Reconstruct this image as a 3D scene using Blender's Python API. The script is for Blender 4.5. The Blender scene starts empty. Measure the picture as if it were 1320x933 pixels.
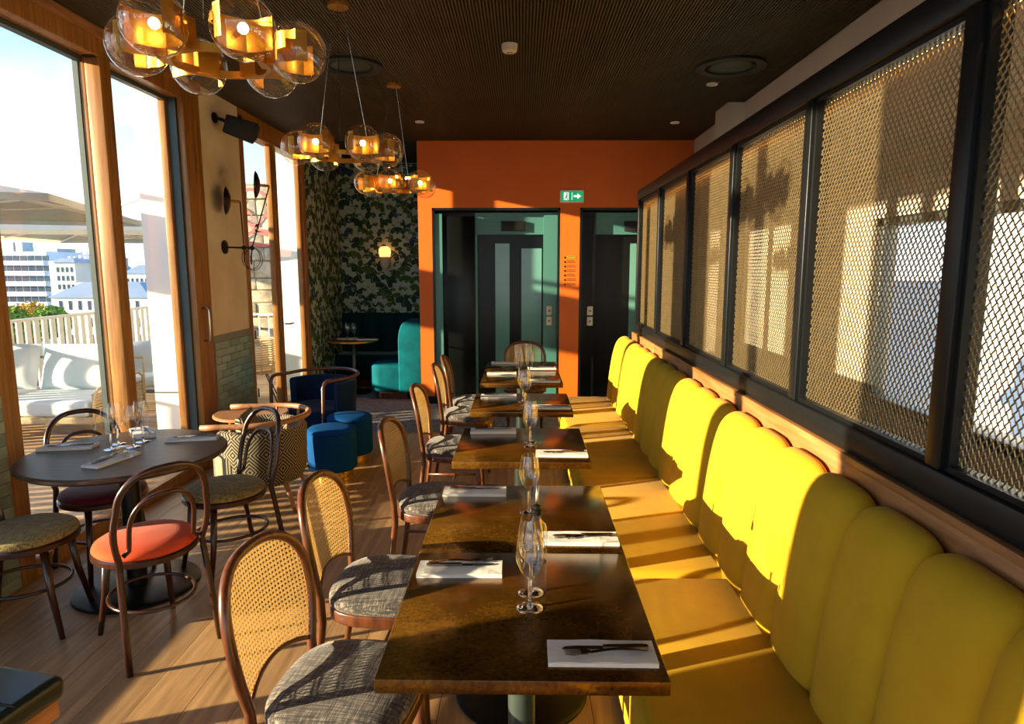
import bpy, bmesh, math, random
from mathutils import Vector, Matrix
random.seed(7)
PI = math.pi
sc = bpy.context.scene
COL = sc.collection

# ------------------------------------------------------------------ camera, sky, sun, exposure
cam_d = bpy.data.cameras.new('camera'); cam = bpy.data.objects.new('camera', cam_d); COL.objects.link(cam)
cam.location = (0, 0, 1.715)
cam.rotation_euler = (PI/2 - math.atan(121/842), 0, math.atan(12/842))
cam_d.sensor_width = 36; cam_d.lens = 842/1320*36; cam_d.clip_start = .05; cam_d.clip_end = 2000
sc.camera = cam

world = bpy.data.worlds.new('sky'); sc.world = world; world.use_nodes = True
wn = world.node_tree; wn.nodes.clear()
def wnode(t, **k):
    n = wn.nodes.new(t)
    for a, b in k.items(): setattr(n, a, b)
    return n
wtc = wnode('ShaderNodeTexCoord'); wsep = wnode('ShaderNodeSeparateXYZ'); wr = wnode('ShaderNodeValToRGB')
wbg = wnode('ShaderNodeBackground'); wout = wnode('ShaderNodeOutputWorld'); wmix = wnode('ShaderNodeMix', data_type='RGBA')
wno = wnode('ShaderNodeTexNoise'); wmap = wnode('ShaderNodeMapping'); wcr = wnode('ShaderNodeValToRGB')
wn.links.new(wtc.outputs['Generated'], wsep.inputs[0]); wn.links.new(wsep.outputs['Z'], wr.inputs[0])
e = wr.color_ramp.elements
e[0].position = 0.0; e[0].color = (.52, .56, .58, 1)
e[1].position = .75; e[1].color = (.09, .20, .46, 1)
q = e.new(.13); q.color = (.27, .38, .48, 1)
q = e.new(.36); q.color = (.10, .205, .345, 1)
wmap.inputs['Scale'].default_value = (1.0, 1.0, 4.5)
wn.links.new(wtc.outputs['Generated'], wmap.inputs[0]); wn.links.new(wmap.outputs[0], wno.inputs['Vector'])
wno.inputs['Scale'].default_value = 2.4; wno.inputs['Detail'].default_value = 6
wcr.color_ramp.elements[0].position = .52; wcr.color_ramp.elements[1].position = .78
wcr.color_ramp.elements[1].color = (.6, .6, .6, 1)
wn.links.new(wno.outputs['Fac'], wcr.inputs[0]); wn.links.new(wcr.outputs[0], wmix.inputs[0])
wn.links.new(wr.outputs[0], wmix.inputs[6]); wmix.inputs[7].default_value = (.50, .51, .53, 1)
wn.links.new(wmix.outputs[2], wbg.inputs[0]); wbg.inputs[1].default_value = 2.1
wn.links.new(wbg.outputs[0], wout.inputs[0])

SUN = Vector((1, .35, -.20)).normalized()
sun_d = bpy.data.lights.new('sun', 'SUN'); sun_o = bpy.data.objects.new('sun', sun_d); COL.objects.link(sun_o)
sun_d.energy = 9.6; sun_d.angle = math.radians(.6); sun_d.color = (1, .80, .52)
sun_o.rotation_euler = SUN.to_track_quat('-Z', 'Y').to_euler(); sun_o.location = (-12, -6, 8)

sc.view_settings.view_transform = 'Standard'; sc.view_settings.look = 'None'
sc.view_settings.exposure = 1.03; sc.view_settings.gamma = 1; sc.view_settings.use_curve_mapping = False
cy = sc.cycles
cy.max_bounces = 10; cy.diffuse_bounces = 7; cy.glossy_bounces = 4; cy.transmission_bounces = 6; cy.transparent_max_bounces = 32
cy.sample_clamp_indirect = 6; cy.caustics_reflective = False; cy.caustics_refractive = False

# ------------------------------------------------------------------ mesh builder
class MB:
    def __init__(s): s.v = []; s.f = []; s.m = []; s.mi = 0
    def add(s, vs, fs):
        b = len(s.v); s.v += [tuple(p) for p in vs]
        for f in fs: s.f.append(tuple(i+b for i in f)); s.m.append(s.mi)
        return s
    def box(s, x0, x1, y0, y1, z0, z1, T=None):
        vs = [Vector(p) for p in ((x0,y0,z0),(x1,y0,z0),(x1,y1,z0),(x0,y1,z0),(x0,y0,z1),(x1,y0,z1),(x1,y1,z1),(x0,y1,z1))]
        if T: vs = [T @ p for p in vs]
        return s.add(vs, [(0,3,2,1),(4,5,6,7),(0,1,5,4),(1,2,6,5),(2,3,7,6),(3,0,4,7)])
    def prism(s, poly, a, b, axis='z', T=None):
        n = len(poly)
        def P(p, h):
            r = {'z': (p[0], p[1], h), 'y': (p[0], h, p[1]), 'x': (h, p[0], p[1])}[axis]
            return T @ Vector(r) if T else Vector(r)
        vs = [P(p, a) for p in poly] + [P(p, b) for p in poly]
        return s.add(vs, [tuple(range(n))[::-1], tuple(range(n, 2*n))] + [(i, (i+1) % n, n+(i+1) % n, n+i) for i in range(n)])
    def tube(s, pts, r, n=8, closed=False, caps=True):
        pts = [Vector(p) for p in pts]; N = len(pts)
        R = r if isinstance(r, (list, tuple)) else [r]*N
        vs = []; up = None
        for i, p in enumerate(pts):
            a = pts[(i-1) % N] if (closed or i > 0) else p
            b = pts[(i+1) % N] if (closed or i < N-1) else p
            t = (b-a).normalized()
            if up is None:
                up = t.orthogonal().normalized()
            else:
                up = (up - t*up.dot(t))
                up = up.normalized() if up.length > 1e-6 else t.orthogonal().normalized()
            w = t.cross(up)
            for k in range(n):
                c = 2*PI*k/n; vs.append(p + (up*math.cos(c) + w*math.sin(c))*R[i])
        fs = []
        for i in range(N if closed else N-1):
            j = (i+1) % N
            for k in range(n):
                l = (k+1) % n; fs.append((i*n+k, i*n+l, j*n+l, j*n+k))
        if caps and not closed:
            fs.append(tuple(range(n))[::-1]); fs.append(tuple((N-1)*n+k for k in range(n)))
        return s.add(vs, fs)
    def lathe(s, prof, n=24, c=(0, 0, 0), T=None, a0=0, a1=2*PI, caps=True):
        full = abs(a1-a0-2*PI) < 1e-6; m = n if full else n+1; vs = []
        for r, z in prof:
            for k in range(m):
                a = a0+(a1-a0)*k/n; p = Vector((c[0]+r*math.cos(a), c[1]+r*math.sin(a), c[2]+z))
                vs.append(T @ p if T else p)
        fs = []
        for i in range(len(prof)-1):
            for k in range(n):
                l = (k+1) % m; fs.append((i*m+k, i*m+l, (i+1)*m+l, (i+1)*m+k))
        if full and caps:
            if prof[0][0] > 1e-4: fs.append(tuple(range(m))[::-1])
            if prof[-1][0] > 1e-4: fs.append(tuple((len(prof)-1)*m+k for k in range(m)))
        return s.add(vs, fs)
    def grid(s, nx, ny, fn):
        vs = [fn(i/nx, j/ny) for j in range(ny+1) for i in range(nx+1)]
        return s.add(vs, [(j*(nx+1)+i, j*(nx+1)+i+1, (j+1)*(nx+1)+i+1, (j+1)*(nx+1)+i) for j in range(ny) for i in range(nx)])
    def sphere(s, c, r, n=12, sz=1.0):
        k = max(5, n//2)
        return s.lathe([(r*math.sin(PI*i/k), -r*sz*math.cos(PI*i/k)) for i in range(k+1)], n, c)
    def mesh(s, name, mats, smooth=False):
        me = bpy.data.meshes.new(name); me.from_pydata(s.v, [], s.f)
        for m in (mats if isinstance(mats, (list, tuple)) else [mats]): me.materials.append(m)
        if isinstance(mats, (list, tuple)) and len(mats) > 1: me.polygons.foreach_set('material_index', s.m)
        if smooth: me.shade_smooth()
        me.update(); return me
    def build(s, name, mat, parent=None, smooth=False, bevel=0, seg=2, angle=False):
        o = bpy.data.objects.new(name, s.mesh(name, mat, smooth)); COL.objects.link(o)
        if parent: o.parent = parent
        if bevel:
            b = o.modifiers.new('bevel', 'BEVEL'); b.width = bevel; b.segments = seg; b.limit_method = 'ANGLE'; b.angle_limit = math.radians(40)
            o.data.shade_smooth()
        if angle: o.data.set_sharp_from_angle(angle=math.radians(35))
        return o

def empty(name, loc=(0, 0, 0), rz=0):
    o = bpy.data.objects.new(name, None); COL.objects.link(o); o.location = loc; o.rotation_euler.z = rz; o.empty_display_size = .1
    return o
def tag(o, label, cat, group=None):
    o['label'] = label; o['category'] = cat
    if group: o['group'] = group
    return o
def struct(o, label=None, cat=None):
    o['kind'] = 'structure'
    if label: o['label'] = label
    if cat: o['category'] = cat
    return o
def kids(o): return [c for c in list(bpy.data.objects) if c.parent == o]
def copy_tree(o, parent=None, cache={}):
    ch = cache.get(o.name)
    if ch is None: ch = cache[o.name] = kids(o)
    c = o.copy(); COL.objects.link(c); c.parent = parent
    for k in ch: copy_tree(k, c)
    return c
def copy_to(o, loc, rz, label, group=None):
    c = copy_tree(o); c.location = loc; c.rotation_euler.z = rz; c['label'] = label
    if group: c['group'] = group
    return c

# ------------------------------------------------------------------ materials
def hx(h): 
    c = [int(h[i:i+2], 16)/255 for i in (0, 2, 4)]
    return tuple((x/12.92 if x <= .04045 else ((x+.055)/1.055)**2.4) for x in c) + (1,)
class NT:
    def __init__(s, name):
        s.m = bpy.data.materials.new(name); s.m.use_nodes = True; s.t = s.m.node_tree
        s.b = s.t.nodes['Principled BSDF']; s.out = s.t.nodes['Material Output']
    def n(s, t, ins=None, **k):
        x = s.t.nodes.new(t)
        for a, b in k.items(): setattr(x, a, b)
        for a, b in (ins or {}).items():
            if hasattr(b, 'node'): s.t.links.new(b, x.inputs[a])
            else: x.inputs[a].default_value = b
        return x
    def l(s, a, b): s.t.links.new(a, b)
    def coords(s, scale=(1, 1, 1), which='Object', rot=(0, 0, 0)):
        tc = s.n('ShaderNodeTexCoord'); mp = s.n('ShaderNodeMapping', {'Scale': scale, 'Rotation': rot}); s.l(tc.outputs[which], mp.inputs[0]); return mp.outputs[0]
    def noise(s, vec, scale, detail=4, rough=.55):
        return s.n('ShaderNodeTexNoise', {'Vector': vec, 'Scale': scale, 'Detail': detail, 'Roughness': rough}).outputs['Fac']
    def ramp(s, fac, stops):
        r = s.n('ShaderNodeValToRGB', {'Fac': fac}); el = r.color_ramp.elements
        el[0].position, el[0].color = stops[0]; el[1].position, el[1].color = stops[-1]
        for p, c in stops[1:-1]: x = el.new(p); x.color = c
        return r.outputs[0]
    def math(s, op, a, b=0.0, c=None):
        d = {0: a, 1: b}
        if c is not None: d[2] = c
        return s.n('ShaderNodeMath', d, operation=op).outputs[0]
    def mix(s, fac, a, b, mode='MIX'):
        x = s.n('ShaderNodeMix', data_type='RGBA', blend_type=mode)
        for k, v in ((0, fac), (6, a), (7, b)):
            if hasattr(v, 'node'): s.l(v, x.inputs[k])
            else: x.inputs[k].default_value = v
        return x.outputs[2]
    def bump(s, h, strength=.3, dist=.01):
        b = s.n('ShaderNodeBump', {'Height': h, 'Strength': strength, 'Distance': dist}); s.l(b.outputs[0], s.b.inputs['Normal'])
    def set(s, **k):
        for a, b in k.items():
            a = a.replace('_', ' ')
            if hasattr(b, 'node'): s.l(b, s.b.inputs[a])
            else: s.b.inputs[a].default_value = b
        return s
def plain(name, h, rough=.5, metal=0, var=.12, vs=6, bump=0, sheen=0, h2=None, coat=0, spec=None):
    t = NT(name); c = hx(h); f = t.noise(t.coords(), vs, 4)
    a = tuple(x*(1-var) for x in c[:3])+(1,); b = tuple(min(1, x*(1+var)) for x in c[:3])+(1,)
    if h2: b = hx(h2)
    t.set(Base_Color=t.ramp(f, [(.3, a), (.7, b)]), Roughness=rough, Metallic=metal)
    if sheen: t.set(Sheen_Weight=sheen, Sheen_Roughness=.4)
    if 'velvet' in name or spec is not None: t.set(Specular_IOR_Level=.08 if spec is None else spec)
    if coat: t.set(Coat_Weight=coat, Coat_Roughness=.1)
    if bump: t.bump(t.noise(t.coords(), vs*8, 3), bump, .004)
    return t.m
def wood(name, dark, light, rough=.4, grain=(30, 1.2, 30), scale=2.0, rnd=.0, coat=0):
    t = NT(name); v = t.coords(grain)
    if rnd:
        oi = t.n('ShaderNodeObjectInfo'); add = t.n('ShaderNodeVectorMath', operation='ADD'); cmb = t.n('ShaderNodeCombineXYZ')
        sh = t.math('MULTIPLY', oi.outputs['Random'], 57.0)
        for k in range(3): t.l(sh, cmb.inputs[k])
        t.l(v, add.inputs[0]); t.l(cmb.outputs[0], add.inputs[1]); v = add.outputs[0]
    f = t.noise(v, scale, 6, .6)
    c = t.ramp(f, [(.28, hx(dark)), (.72, hx(light))])
    if rnd:
        k = t.math('MULTIPLY_ADD', oi.outputs['Random'], rnd, 1-rnd/2)
        hs = t.n('ShaderNodeHueSaturation', {'Value': k, 'Color': c}); c = hs.outputs[0]
    t.set(Base_Color=c, Roughness=rough); t.bump(f, .12, .003)
    if coat: t.set(Coat_Weight=coat, Coat_Roughness=.15)
    return t.m
def glassy(name, tint=(1, 1, 1, 1), ior=1.45, rough=.0, seeds=0, gain=1.0, floor=0.0):
    t = NT(name); t.t.nodes.remove(t.b)
    tr = t.n('ShaderNodeBsdfTransparent', {'Color': tint}); gl = t.n('ShaderNodeBsdfGlossy', {'Roughness': rough, 'Color': (1, 1, 1, 1)})
    fr = t.n('ShaderNodeLayerWeight', {'Blend': .5}); r0 = ((ior-1)/(ior+1))**2
    fac = t.math('MULTIPLY_ADD', t.math('POWER', fr.outputs['Facing'], 4.0), (1-r0)*gain, r0*gain+floor)
    if seeds:
        vo = t.n('ShaderNodeTexVoronoi', {'Vector': t.coords(), 'Scale': seeds}); h = t.ramp(vo.outputs['Distance'], [(.0, (1, 1, 1, 1)), (.35, (0, 0, 0, 1))])
        b = t.n('ShaderNodeBump', {'Height': h, 'Strength': .6, 'Distance': .004}); t.l(b.outputs[0], gl.inputs['Normal']); t.l(b.outputs[0], fr.inputs['Normal'])
    mx = t.n('ShaderNodeMixShader', {0: fac}); t.l(tr.outputs[0], mx.inputs[1]); t.l(gl.outputs[0], mx.inputs[2]); t.l(mx.outputs[0], t.out.inputs[0])
    return t.m
def emit(name, h, s):
    t = NT(name); t.set(Base_Color=hx(h), Emission_Color=hx(h), Emission_Strength=s); return t.m

W = {}
W['plank'] = wood('oak_plank', '8b6a45', 'c79f6c', .38, (14, .9, 14), 2.2, .28)
W['oak'] = wood('window_oak', '7d4c1e', 'b98442', .42, (22, 22, 1.2), 2.0)
W['deck'] = wood('deck_wood', '9a7a55', 'cfae80', .7, (1.0, 18, 18), 2.5, .3)
W['darkwood'] = wood('dark_bentwood', '23100a', '45220f', .28, (20, 20, 3), 2.0, 0, .3)
W['walnut'] = wood('walnut_frame', '3c1d0e', '6e3c1d', .33, (18, 18, 3), 2.0, 0, .25)
W['lightoak'] = wood('light_oak', '8a5a36', 'bd875a', .4, (18, 3, 18), 2.0)
W['ledge'] = wood('ledge_wood', '7d4c25', 'b37c48', .4, (16, 1.2, 16), 2.0, .2)
W['orange'] = plain('orange_paint', 'dd6808', .55, 0, .05, 3, .02)
W['cream'] = plain('cream_plaster', 'e0cda6', .85, 0, .08, 2.2, .15, h2='eee2c8')
W['beige'] = plain('beige_wall_paint', 'd9ccb5', .8, 0, .04, 2)
W['white'] = plain('white_render', 'efece4', .8, 0, .03, 2)
W['ceilblack'] = plain('ceiling_black', '14120e', .8, 0, .2, 3)
W['ceilrib'] = plain('ceiling_rib_paint', '463827', .62, 0, .2, 3)
W['black'] = plain('black_metal', '111412', .35, .3, .2, 4)
W['blackmatte'] = plain('black_matte', '0d0d0d', .6, 0, .2, 4)
W['frame'] = plain('partition_black', '15181a', .38, .4, .15, 3)
W['teal'] = plain('lift_teal_paint', '4a8078', .35, .1, .06, 2)
W['liftblack'] = plain('lift_black_gloss', '0b0e0c', .28, 0, .2, 2, spec=.22)
W['tealglass'] = plain('lift_teal_glass', '5f958a', .12, .0, .06, 2)
W['steel'] = plain('brushed_steel', 'b9b7b0', .25, 1, .08, 10)
W['cutlery'] = plain('cutlery_steel', '9a9389', .18, 1, .08, 10)
W['brass'] = plain('brushed_brass', 'c48c30', .36, .75, .10, 6)
W['gold'] = plain('gold_band', 'f0c468', .2, 1, .06, 6)
W['grey'] = plain('grey_metal', '6d7472', .4, .6, .1, 4)
W['polegrey'] = plain('pole_dark_grey', '39453f', .45, .3, .1, 4)
W['seal'] = plain('grey_seal', '46524f', .5, .2, .1, 4)
W['yellow'] = plain('yellow_velvet', 'cda023', .85, 0, .08, 5, .06, .06)
W['blue'] = plain('blue_velvet', '0b4478', .8, 0, .12, 5, .05, .0)
W['navy'] = plain('navy_velvet', '122a47', .7, 0, .12, 5, .05, .1)
W['tealvel'] = plain('teal_velvet', '085f6b', .8, 0, .22, 7, .06, .0)
W['darkteal'] = plain('dark_teal_velvet', '0a3338', .7, 0, .15, 5, .05, .4)
W['orangevel'] = plain('coral_velvet', 'd9522a', .75, 0, .08, 6, .05, .15)
W['burg'] = plain('burgundy_velvet', '5e1620', .7, 0, .15, 6, .05, .4)
W['leather'] = plain('dark_green_leather', '12231d', .3, 0, .2, 8, .1)
W['napkin'] = plain('white_linen', 'efe9dc', .85, 0, .03, 12, .1)
W['cushion'] = plain('pale_outdoor_cushion', 'cdd8d8', .9, 0, .05, 4, .08)
W['cord'] = plain('rope_weave', 'b9a67f', .85, 0, .2, 20, .3)
W['rattan'] = plain('natural_rattan', 'd3b483', .6, 0, .12, 12)
W['cane'] = plain('cane_straw', 'e6bd68', .5, 0, .12, 20)
W['parasol'] = plain('parasol_canvas', 'a9a694', .9, 0, .05, 3, .03)
W['parasolrib'] = plain('parasol_rib_white', 'e6e5df', .4, .1, .03, 3)
W['stone'] = plain('rubble_stone', 'b9a98b', .9, 0, .25, 5, .4, h2='dccfb4')
W['mortar'] = plain('lime_mortar', 'a5967a', .95, 0, .1, 6, .2)
W['red'] = plain('red_spray_paint', 'cf7068', .7, 0, .15, 6)
W['roof'] = plain('zinc_roof', '8d9aa3', .5, .2, .1, .3)
W['facade'] = plain('white_facade', 'eceae2', .8, 0, .05, .2)
W['facade2'] = plain('grey_facade', 'a9b3b0', .8, 0, .1, .2)
W['facade3'] = plain('blue_white_facade', 'd3d9e4', .8, 0, .05, .2)
W['facwin'] = plain('far_window_glass', '3d4a56', .2, .2, .3, .5)
W['leafgreen'] = plain('autumn_leaves_green', '5d8a2a', .8, 0, .3, 2, h2='9bb043')
W['leafyellow'] = plain('autumn_leaves_yellow', 'b98a1e', .8, 0, .3, 2, h2='d9b03a')
W['bark'] = plain('bark', '4a3a2a', .9, 0, .2, 4)
W['ground'] = plain('street_ground', '8b8d86', .9, 0, .15, .02)
W['meshmetal'] = plain('bronze_mesh', '8d7a55', .42, .55, .12, 20)
W['exitgreen'] = emit('exit_green', '0f9460', .5)
W['signwhite'] = plain('sign_white', 'eef2ea', .5, 0, .02, 4); W['litwhite'] = emit('exit_sign_white', 'eef2ea', .5)
W['plastic'] = plain('cream_plastic', 'd9cfb9', .5, 0, .03, 4)
W['ochre'] = plain('ochre_print', 'b7a417', .6, 0, .05, 4)
W['smoke'] = plain('black_spout', '101010', .3, 0, .1, 4)
W['glass'] = glassy('window_glass', (.985, .995, .99, 1), 1.45, 0, 0, .5)
W['wine'] = glassy('wine_glass', (.97, .975, .97, 1), 1.5, 0, 0, 1.3, .04)
t = NT('solid_glass'); t.t.nodes.remove(t.b); gb_ = t.n('ShaderNodeBsdfGlass', {'IOR': 1.5, 'Roughness': 0.0, 'Color': (1, 1, 1, 1)}); t.l(gb_.outputs[0], t.out.inputs[0]); W['solidglass'] = t.m
W['globe'] = glassy('seeded_globe_glass', (1, .965, .89, 1), 1.5, .02, 120, 1.1, .045)
W['bulb'] = emit('bulb_glow', 'ffd9a0', 16)
W['led'] = emit('led_strip', 'ffb45a', 9)
W['lampglow'] = emit('lamp_glow', 'ff9a55', 1.6)
def translucent(name, h, amt):
    t = NT(name); c = hx(h); f = t.noise(t.coords(), 20, 3); col_ = t.ramp(f, [(.3, tuple(x*.88 for x in c[:3])+(1,)), (.7, c)])
    t.set(Base_Color=col_, Roughness=.55); tr = t.n('ShaderNodeBsdfTranslucent', {'Color': col_}); mx = t.n('ShaderNodeMixShader', {0: amt})
    t.l(t.b.outputs[0], mx.inputs[1]); t.l(tr.outputs[0], mx.inputs[2]); t.l(mx.outputs[0], t.out.inputs[0]); return t.m
W['cane'] = translucent('cane_straw_weave', 'dcb66c', .3); W['parasol'] = translucent('parasol_cloth', 'b9b5a2', .35)
# bronze tabletop
t = NT('bronze_tabletop'); v = t.coords()
f1 = t.noise(v, 5, 5, .5); f2 = t.noise(v, 90, 3, .6)
fm = t.math('MULTIPLY_ADD', f2, .45, t.math('MULTIPLY', f1, .65))
t.set(Base_Color=t.ramp(fm, [(.36, hx('3a1e08')), (.55, hx('63400f')), (.78, hx('8f651c'))]), Metallic=.5, Roughness=t.n('ShaderNodeMapRange', {'Value': f1, 3: .12, 4: .26}).outputs[0])
W['bronze'] = t.m
# dark tweed
t = NT('grey_tweed'); a = t.noise(t.coords((6, 90, 40)), 2.2, 3); b = t.noise(t.coords((90, 6, 40)), 2.2, 3)
g = t.math('MULTIPLY', t.math('ADD', a, b), .5)
t.set(Base_Color=t.ramp(g, [(.38, hx('1d1917')), (.5, hx('443d37')), (.66, hx('958b7e'))]), Roughness=.95, Sheen_Weight=.2); t.bump(g, .5, .004); W['tweed'] = t.m
t = NT('olive_tweed'); a = t.noise(t.coords((8, 110, 40)), 2.2, 3); b = t.noise(t.coords((110, 8, 40)), 2.2, 3)
g = t.math('MULTIPLY', t.math('ADD', a, b), .5)
t.set(Base_Color=t.ramp(g, [(.38, hx('564820')), (.5, hx('87753b')), (.64, hx('b3a164'))]), Roughness=.95, Sheen_Weight=.2); t.bump(g, .4, .004); W['olive'] = t.m
# black and cream concentric diamond weave, wound round the shell by angle and height
def diamond(name, use_angle):
    t = NT(name); tc = t.n('ShaderNodeTexCoord'); sp = t.n('ShaderNodeSeparateXYZ'); t.l(tc.outputs['Object'], sp.inputs[0])
    if use_angle:
        u = t.math('MULTIPLY', t.math('ARCTAN2', sp.outputs[1], t.math('MULTIPLY', sp.outputs[0], -1.0)), .34); w = sp.outputs[2]
    else: u = sp.outputs[0]; w = sp.outputs[1]
    P = .24
    du = t.math('ABSOLUTE', t.math('SUBTRACT', t.math('FRACT', t.math('MULTIPLY_ADD', u, 1/P, .25)), .5))
    dw = t.math('ABSOLUTE', t.math('SUBTRACT', t.math('FRACT', t.math('MULTIPLY_ADD', w, 1/P, .15)), .5))
    k = t.math('FRACT', t.math('MULTIPLY', t.math('ADD', du, dw), 9.0))
    c = t.ramp(k, [(.45, hx('141210')), (.52, hx('93866a'))])
    t.set(Base_Color=c, Roughness=.95); t.bump(k, .3, .003); return t.m
W['diamond'] = diamond('diamond_weave', True); W['diamondseat'] = diamond('diamond_weave_seat', False)
# speckled carpet
t = NT('speckled_carpet'); f = t.noise(t.coords(), 90, 3, .8); g = t.noise(t.coords(), 14, 3)
t.set(Base_Color=t.ramp(t.math('MULTIPLY_ADD', f, .8, t.math('MULTIPLY', g, .2)), [(.36, hx('3c3b38')), (.5, hx('77746b')), (.64, hx('b9b4a6'))]), Roughness=.95); t.bump(f, .6, .005); W['carpet'] = t.m
# glazed green tiles (hue by object)
t = NT('glazed_tile'); oi = t.n('ShaderNodeObjectInfo'); f = t.noise(t.coords(), 9, 3)
c = t.ramp(oi.outputs['Random'], [(0, hx('74857b')), (.35, hx('86998c')), (.7, hx('97a99a')), (1, hx('6c7f78'))])
t.set(Base_Color=t.mix(.25, c, t.ramp(f, [(.3, hx('556b60')), (.7, hx('b5c5a8'))])), Roughness=.25); t.bump(f, .25, .01); W['tile'] = t.m
W['grout'] = plain('tile_grout', '8b9184', .9, 0, .08, 8)
W['paper'] = plain('wallpaper_ground', '7a9585', .8, 0, .18, 9, h2='9ab2a1')
W['leafA'] = plain('print_dark_green', '17402c', .8, 0, .3, 14); W['leafB'] = plain('print_olive_green', '3a5c2a', .8, 0, .3, 14)
W['leafC'] = plain('print_navy', '1c3a52', .8, 0, .3, 14); W['leafD'] = plain('print_pale_green', 'a9c3b1', .8, 0, .15, 20)

# ================================================================== SETTING
XW = -2.72      # room face of the window wall
XG = -2.80      # glass plane
HC = 3.245      # ceiling height
YB = 8.17       # orange wall
XR = 2.07       # far right wall behind the partition
# floor slab + oak planks + carpet
fl = struct(MB().box(XW-.12, XR, -2.5, 10.0, -.12, -.016).build('floor', W['plank']))
PW = .2; plank_cache = {}
x = XW
row = 0
while x < .98:
    y = .55 - random.random()*1.6
    while y < 6.66:
        L = random.choice([1.2, 1.5, 1.8, 2.1]); y0 = max(y, .55); y1 = min(y+L, 6.66); y += L
        if y1-y0 < .06: continue
        ln = round(y1-y0, 2)
        if ln not in plank_cache:
            plank_cache[ln] = MB().box(.0012, PW-.0012, .0012, ln-.0012, -.016, 0).mesh('plank', W['plank'])
        o = bpy.data.objects.new('plank', plank_cache[ln]); COL.objects.link(o); o.parent = fl; o.location = (x, y0, random.uniform(-.0006, 0))
    x += PW; row += 1
o = MB().box(XW, .98, -2.5, .545, -.016, 0).build('floor_infill', W['plank'], fl)
MB().box(.98, XR, -2.5, 6.66, -.016, 0).build('floor_infill', W['plank'], fl)
MB().box(XW, XR, 6.665, 10.0, -.016, .002).build('carpet', W['carpet'], fl)
MB().box(XW, .34, 6.655, 6.668, -.01, .004).build('threshold_strip', W['brass'], fl)
# ceiling + ribs
ce = struct(MB().box(XW-.15, XR, -2.5, 10.0, HC, HC+.15).build('ceiling', W['ceilblack']))
rb = MB(); x = XW+.01
while x < XR:
    rb.box(x, x+.010, -2.5, YB, HC-.012, HC+.002); x += .02
r = rb.build('rib', W['ceilrib'], ce); r['kind'] = 'stuff'
# back wall (orange) with the two lift openings
bw = MB(); E1 = (-1.10, .475); E2 = (.715, 2.0); ZT = 2.445; TH = .16
bw.box(-1.27, E1[0], YB, YB+TH, 0, ZT).box(E1[1], E2[0], YB, YB+TH, 0, ZT).box(E2[1], XR, YB, YB+TH, 0, ZT).box(-1.27, XR, YB, YB+TH, ZT, HC)
wb = struct(bw.build('wall_back', W['orange']))
for a, b in ((-1.27, E1[0]), (E1[1], E2[0])):
    MB().box(a, b, YB-.012, YB, 0, .10).build('skirting', W['black'], wb)
# lifts
def lift(n, x0, x1, mirror):
    d = struct(empty('door_%d' % n, ((x0+x1)/2, YB, 0)))
    c = (x0+x1)/2; D = .30
    def B(a, b, y0, y1, z0, z1): return MB().box(a-c, b-c, y0, y1, z0, z1)
    m = B(x0, x0+.03, .0, D, 0, ZT).box(x1-.03-c, x1-c, 0, D, 0, ZT).box(x0-c, x1-c, 0, D, ZT-.03, ZT)
    m.build('portal_lining', W['black'], d)
    B(x0+.03, x1-.03, D, D+.04, 0, ZT-.03).build('back_panel', W['liftblack'], d)
    if n == 1:
        B(x0+.03, x0+.12, .02, .06, 0, ZT-.07).build('jamb', W['teal'], d)
        B(x0+.12, x0+.52, .04, .20, 0, ZT-.10).build('shaft_panel', W['liftblack'], d, bevel=.004)
        B(x0+.52, x1-.03, .13, .17, 2.13, ZT-.05).build('header', W['teal'], d)
        B(x0+.52, x0+.55, .10, .17, 0, 2.13).build('jamb', W['teal'], d)
        B(x1-.20, x1-.03, .09, .17, 0, ZT-.05).build('jamb', W['teal'], d)
        l0, l1 = x0+.55, x1-.20
        lf = B(l0, l1, .175, .21, 0, 2.13).build('door_leaf', W['liftblack'], d)
        B(l0+.22, l0+.40, .165, .175, .05, 2.02).build('glass_strip', W['tealglass'], lf)
        B(l0+.55, l1-.02, .165, .175, .05, 1.96).build('glass_strip', W['tealglass'], lf)
        B(l0+.30, l0+.60, .09, .13, 2.17, 2.29).build('floor_display', W['blackmatte'], d, bevel=.004)
        px, py = x1-.125, .08
    else:
        B(x0+.03, x0+.20, .05, .10, 0, ZT-.05).build('jamb', W['liftblack'], d)
        B(x0+.20, x1-.03, .13, .17, 2.13, ZT-.05).build('header', W['teal'], d)
        l0, l1 = x0+.20, x0+.62
        lf = B(l0, x1-.03, .175, .21, 0, 2.13).build('door_leaf', W['liftblack'], d)
        B(l0+.45, l0+.85, .165, .175, .05, 2.02).build('glass_strip', W['tealglass'], lf)
        B(l0+.36, l0+.66, .09, .13, 2.17, 2.29).build('floor_display', W['blackmatte'], d, bevel=.004)
        px, py = x0+.145, .04
    for k, z in enumerate((1.13, 1.0)):
        p = B(px-.035, px+.035, py-.012, py+.012, z, z+.11).build('call_plate', W['plastic'], d, bevel=.004)
        MB().lathe([(.014, 0), (.014, .008), (.0, .008)], 12, T=Matrix.Translation((px-c, py-.012, z+.055)) @ Matrix.Rotation(PI/2, 4, 'X')).build('button', W['grey'], p)
    return d
lift(1, *E1, False); lift(2, *E2, True)

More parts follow.
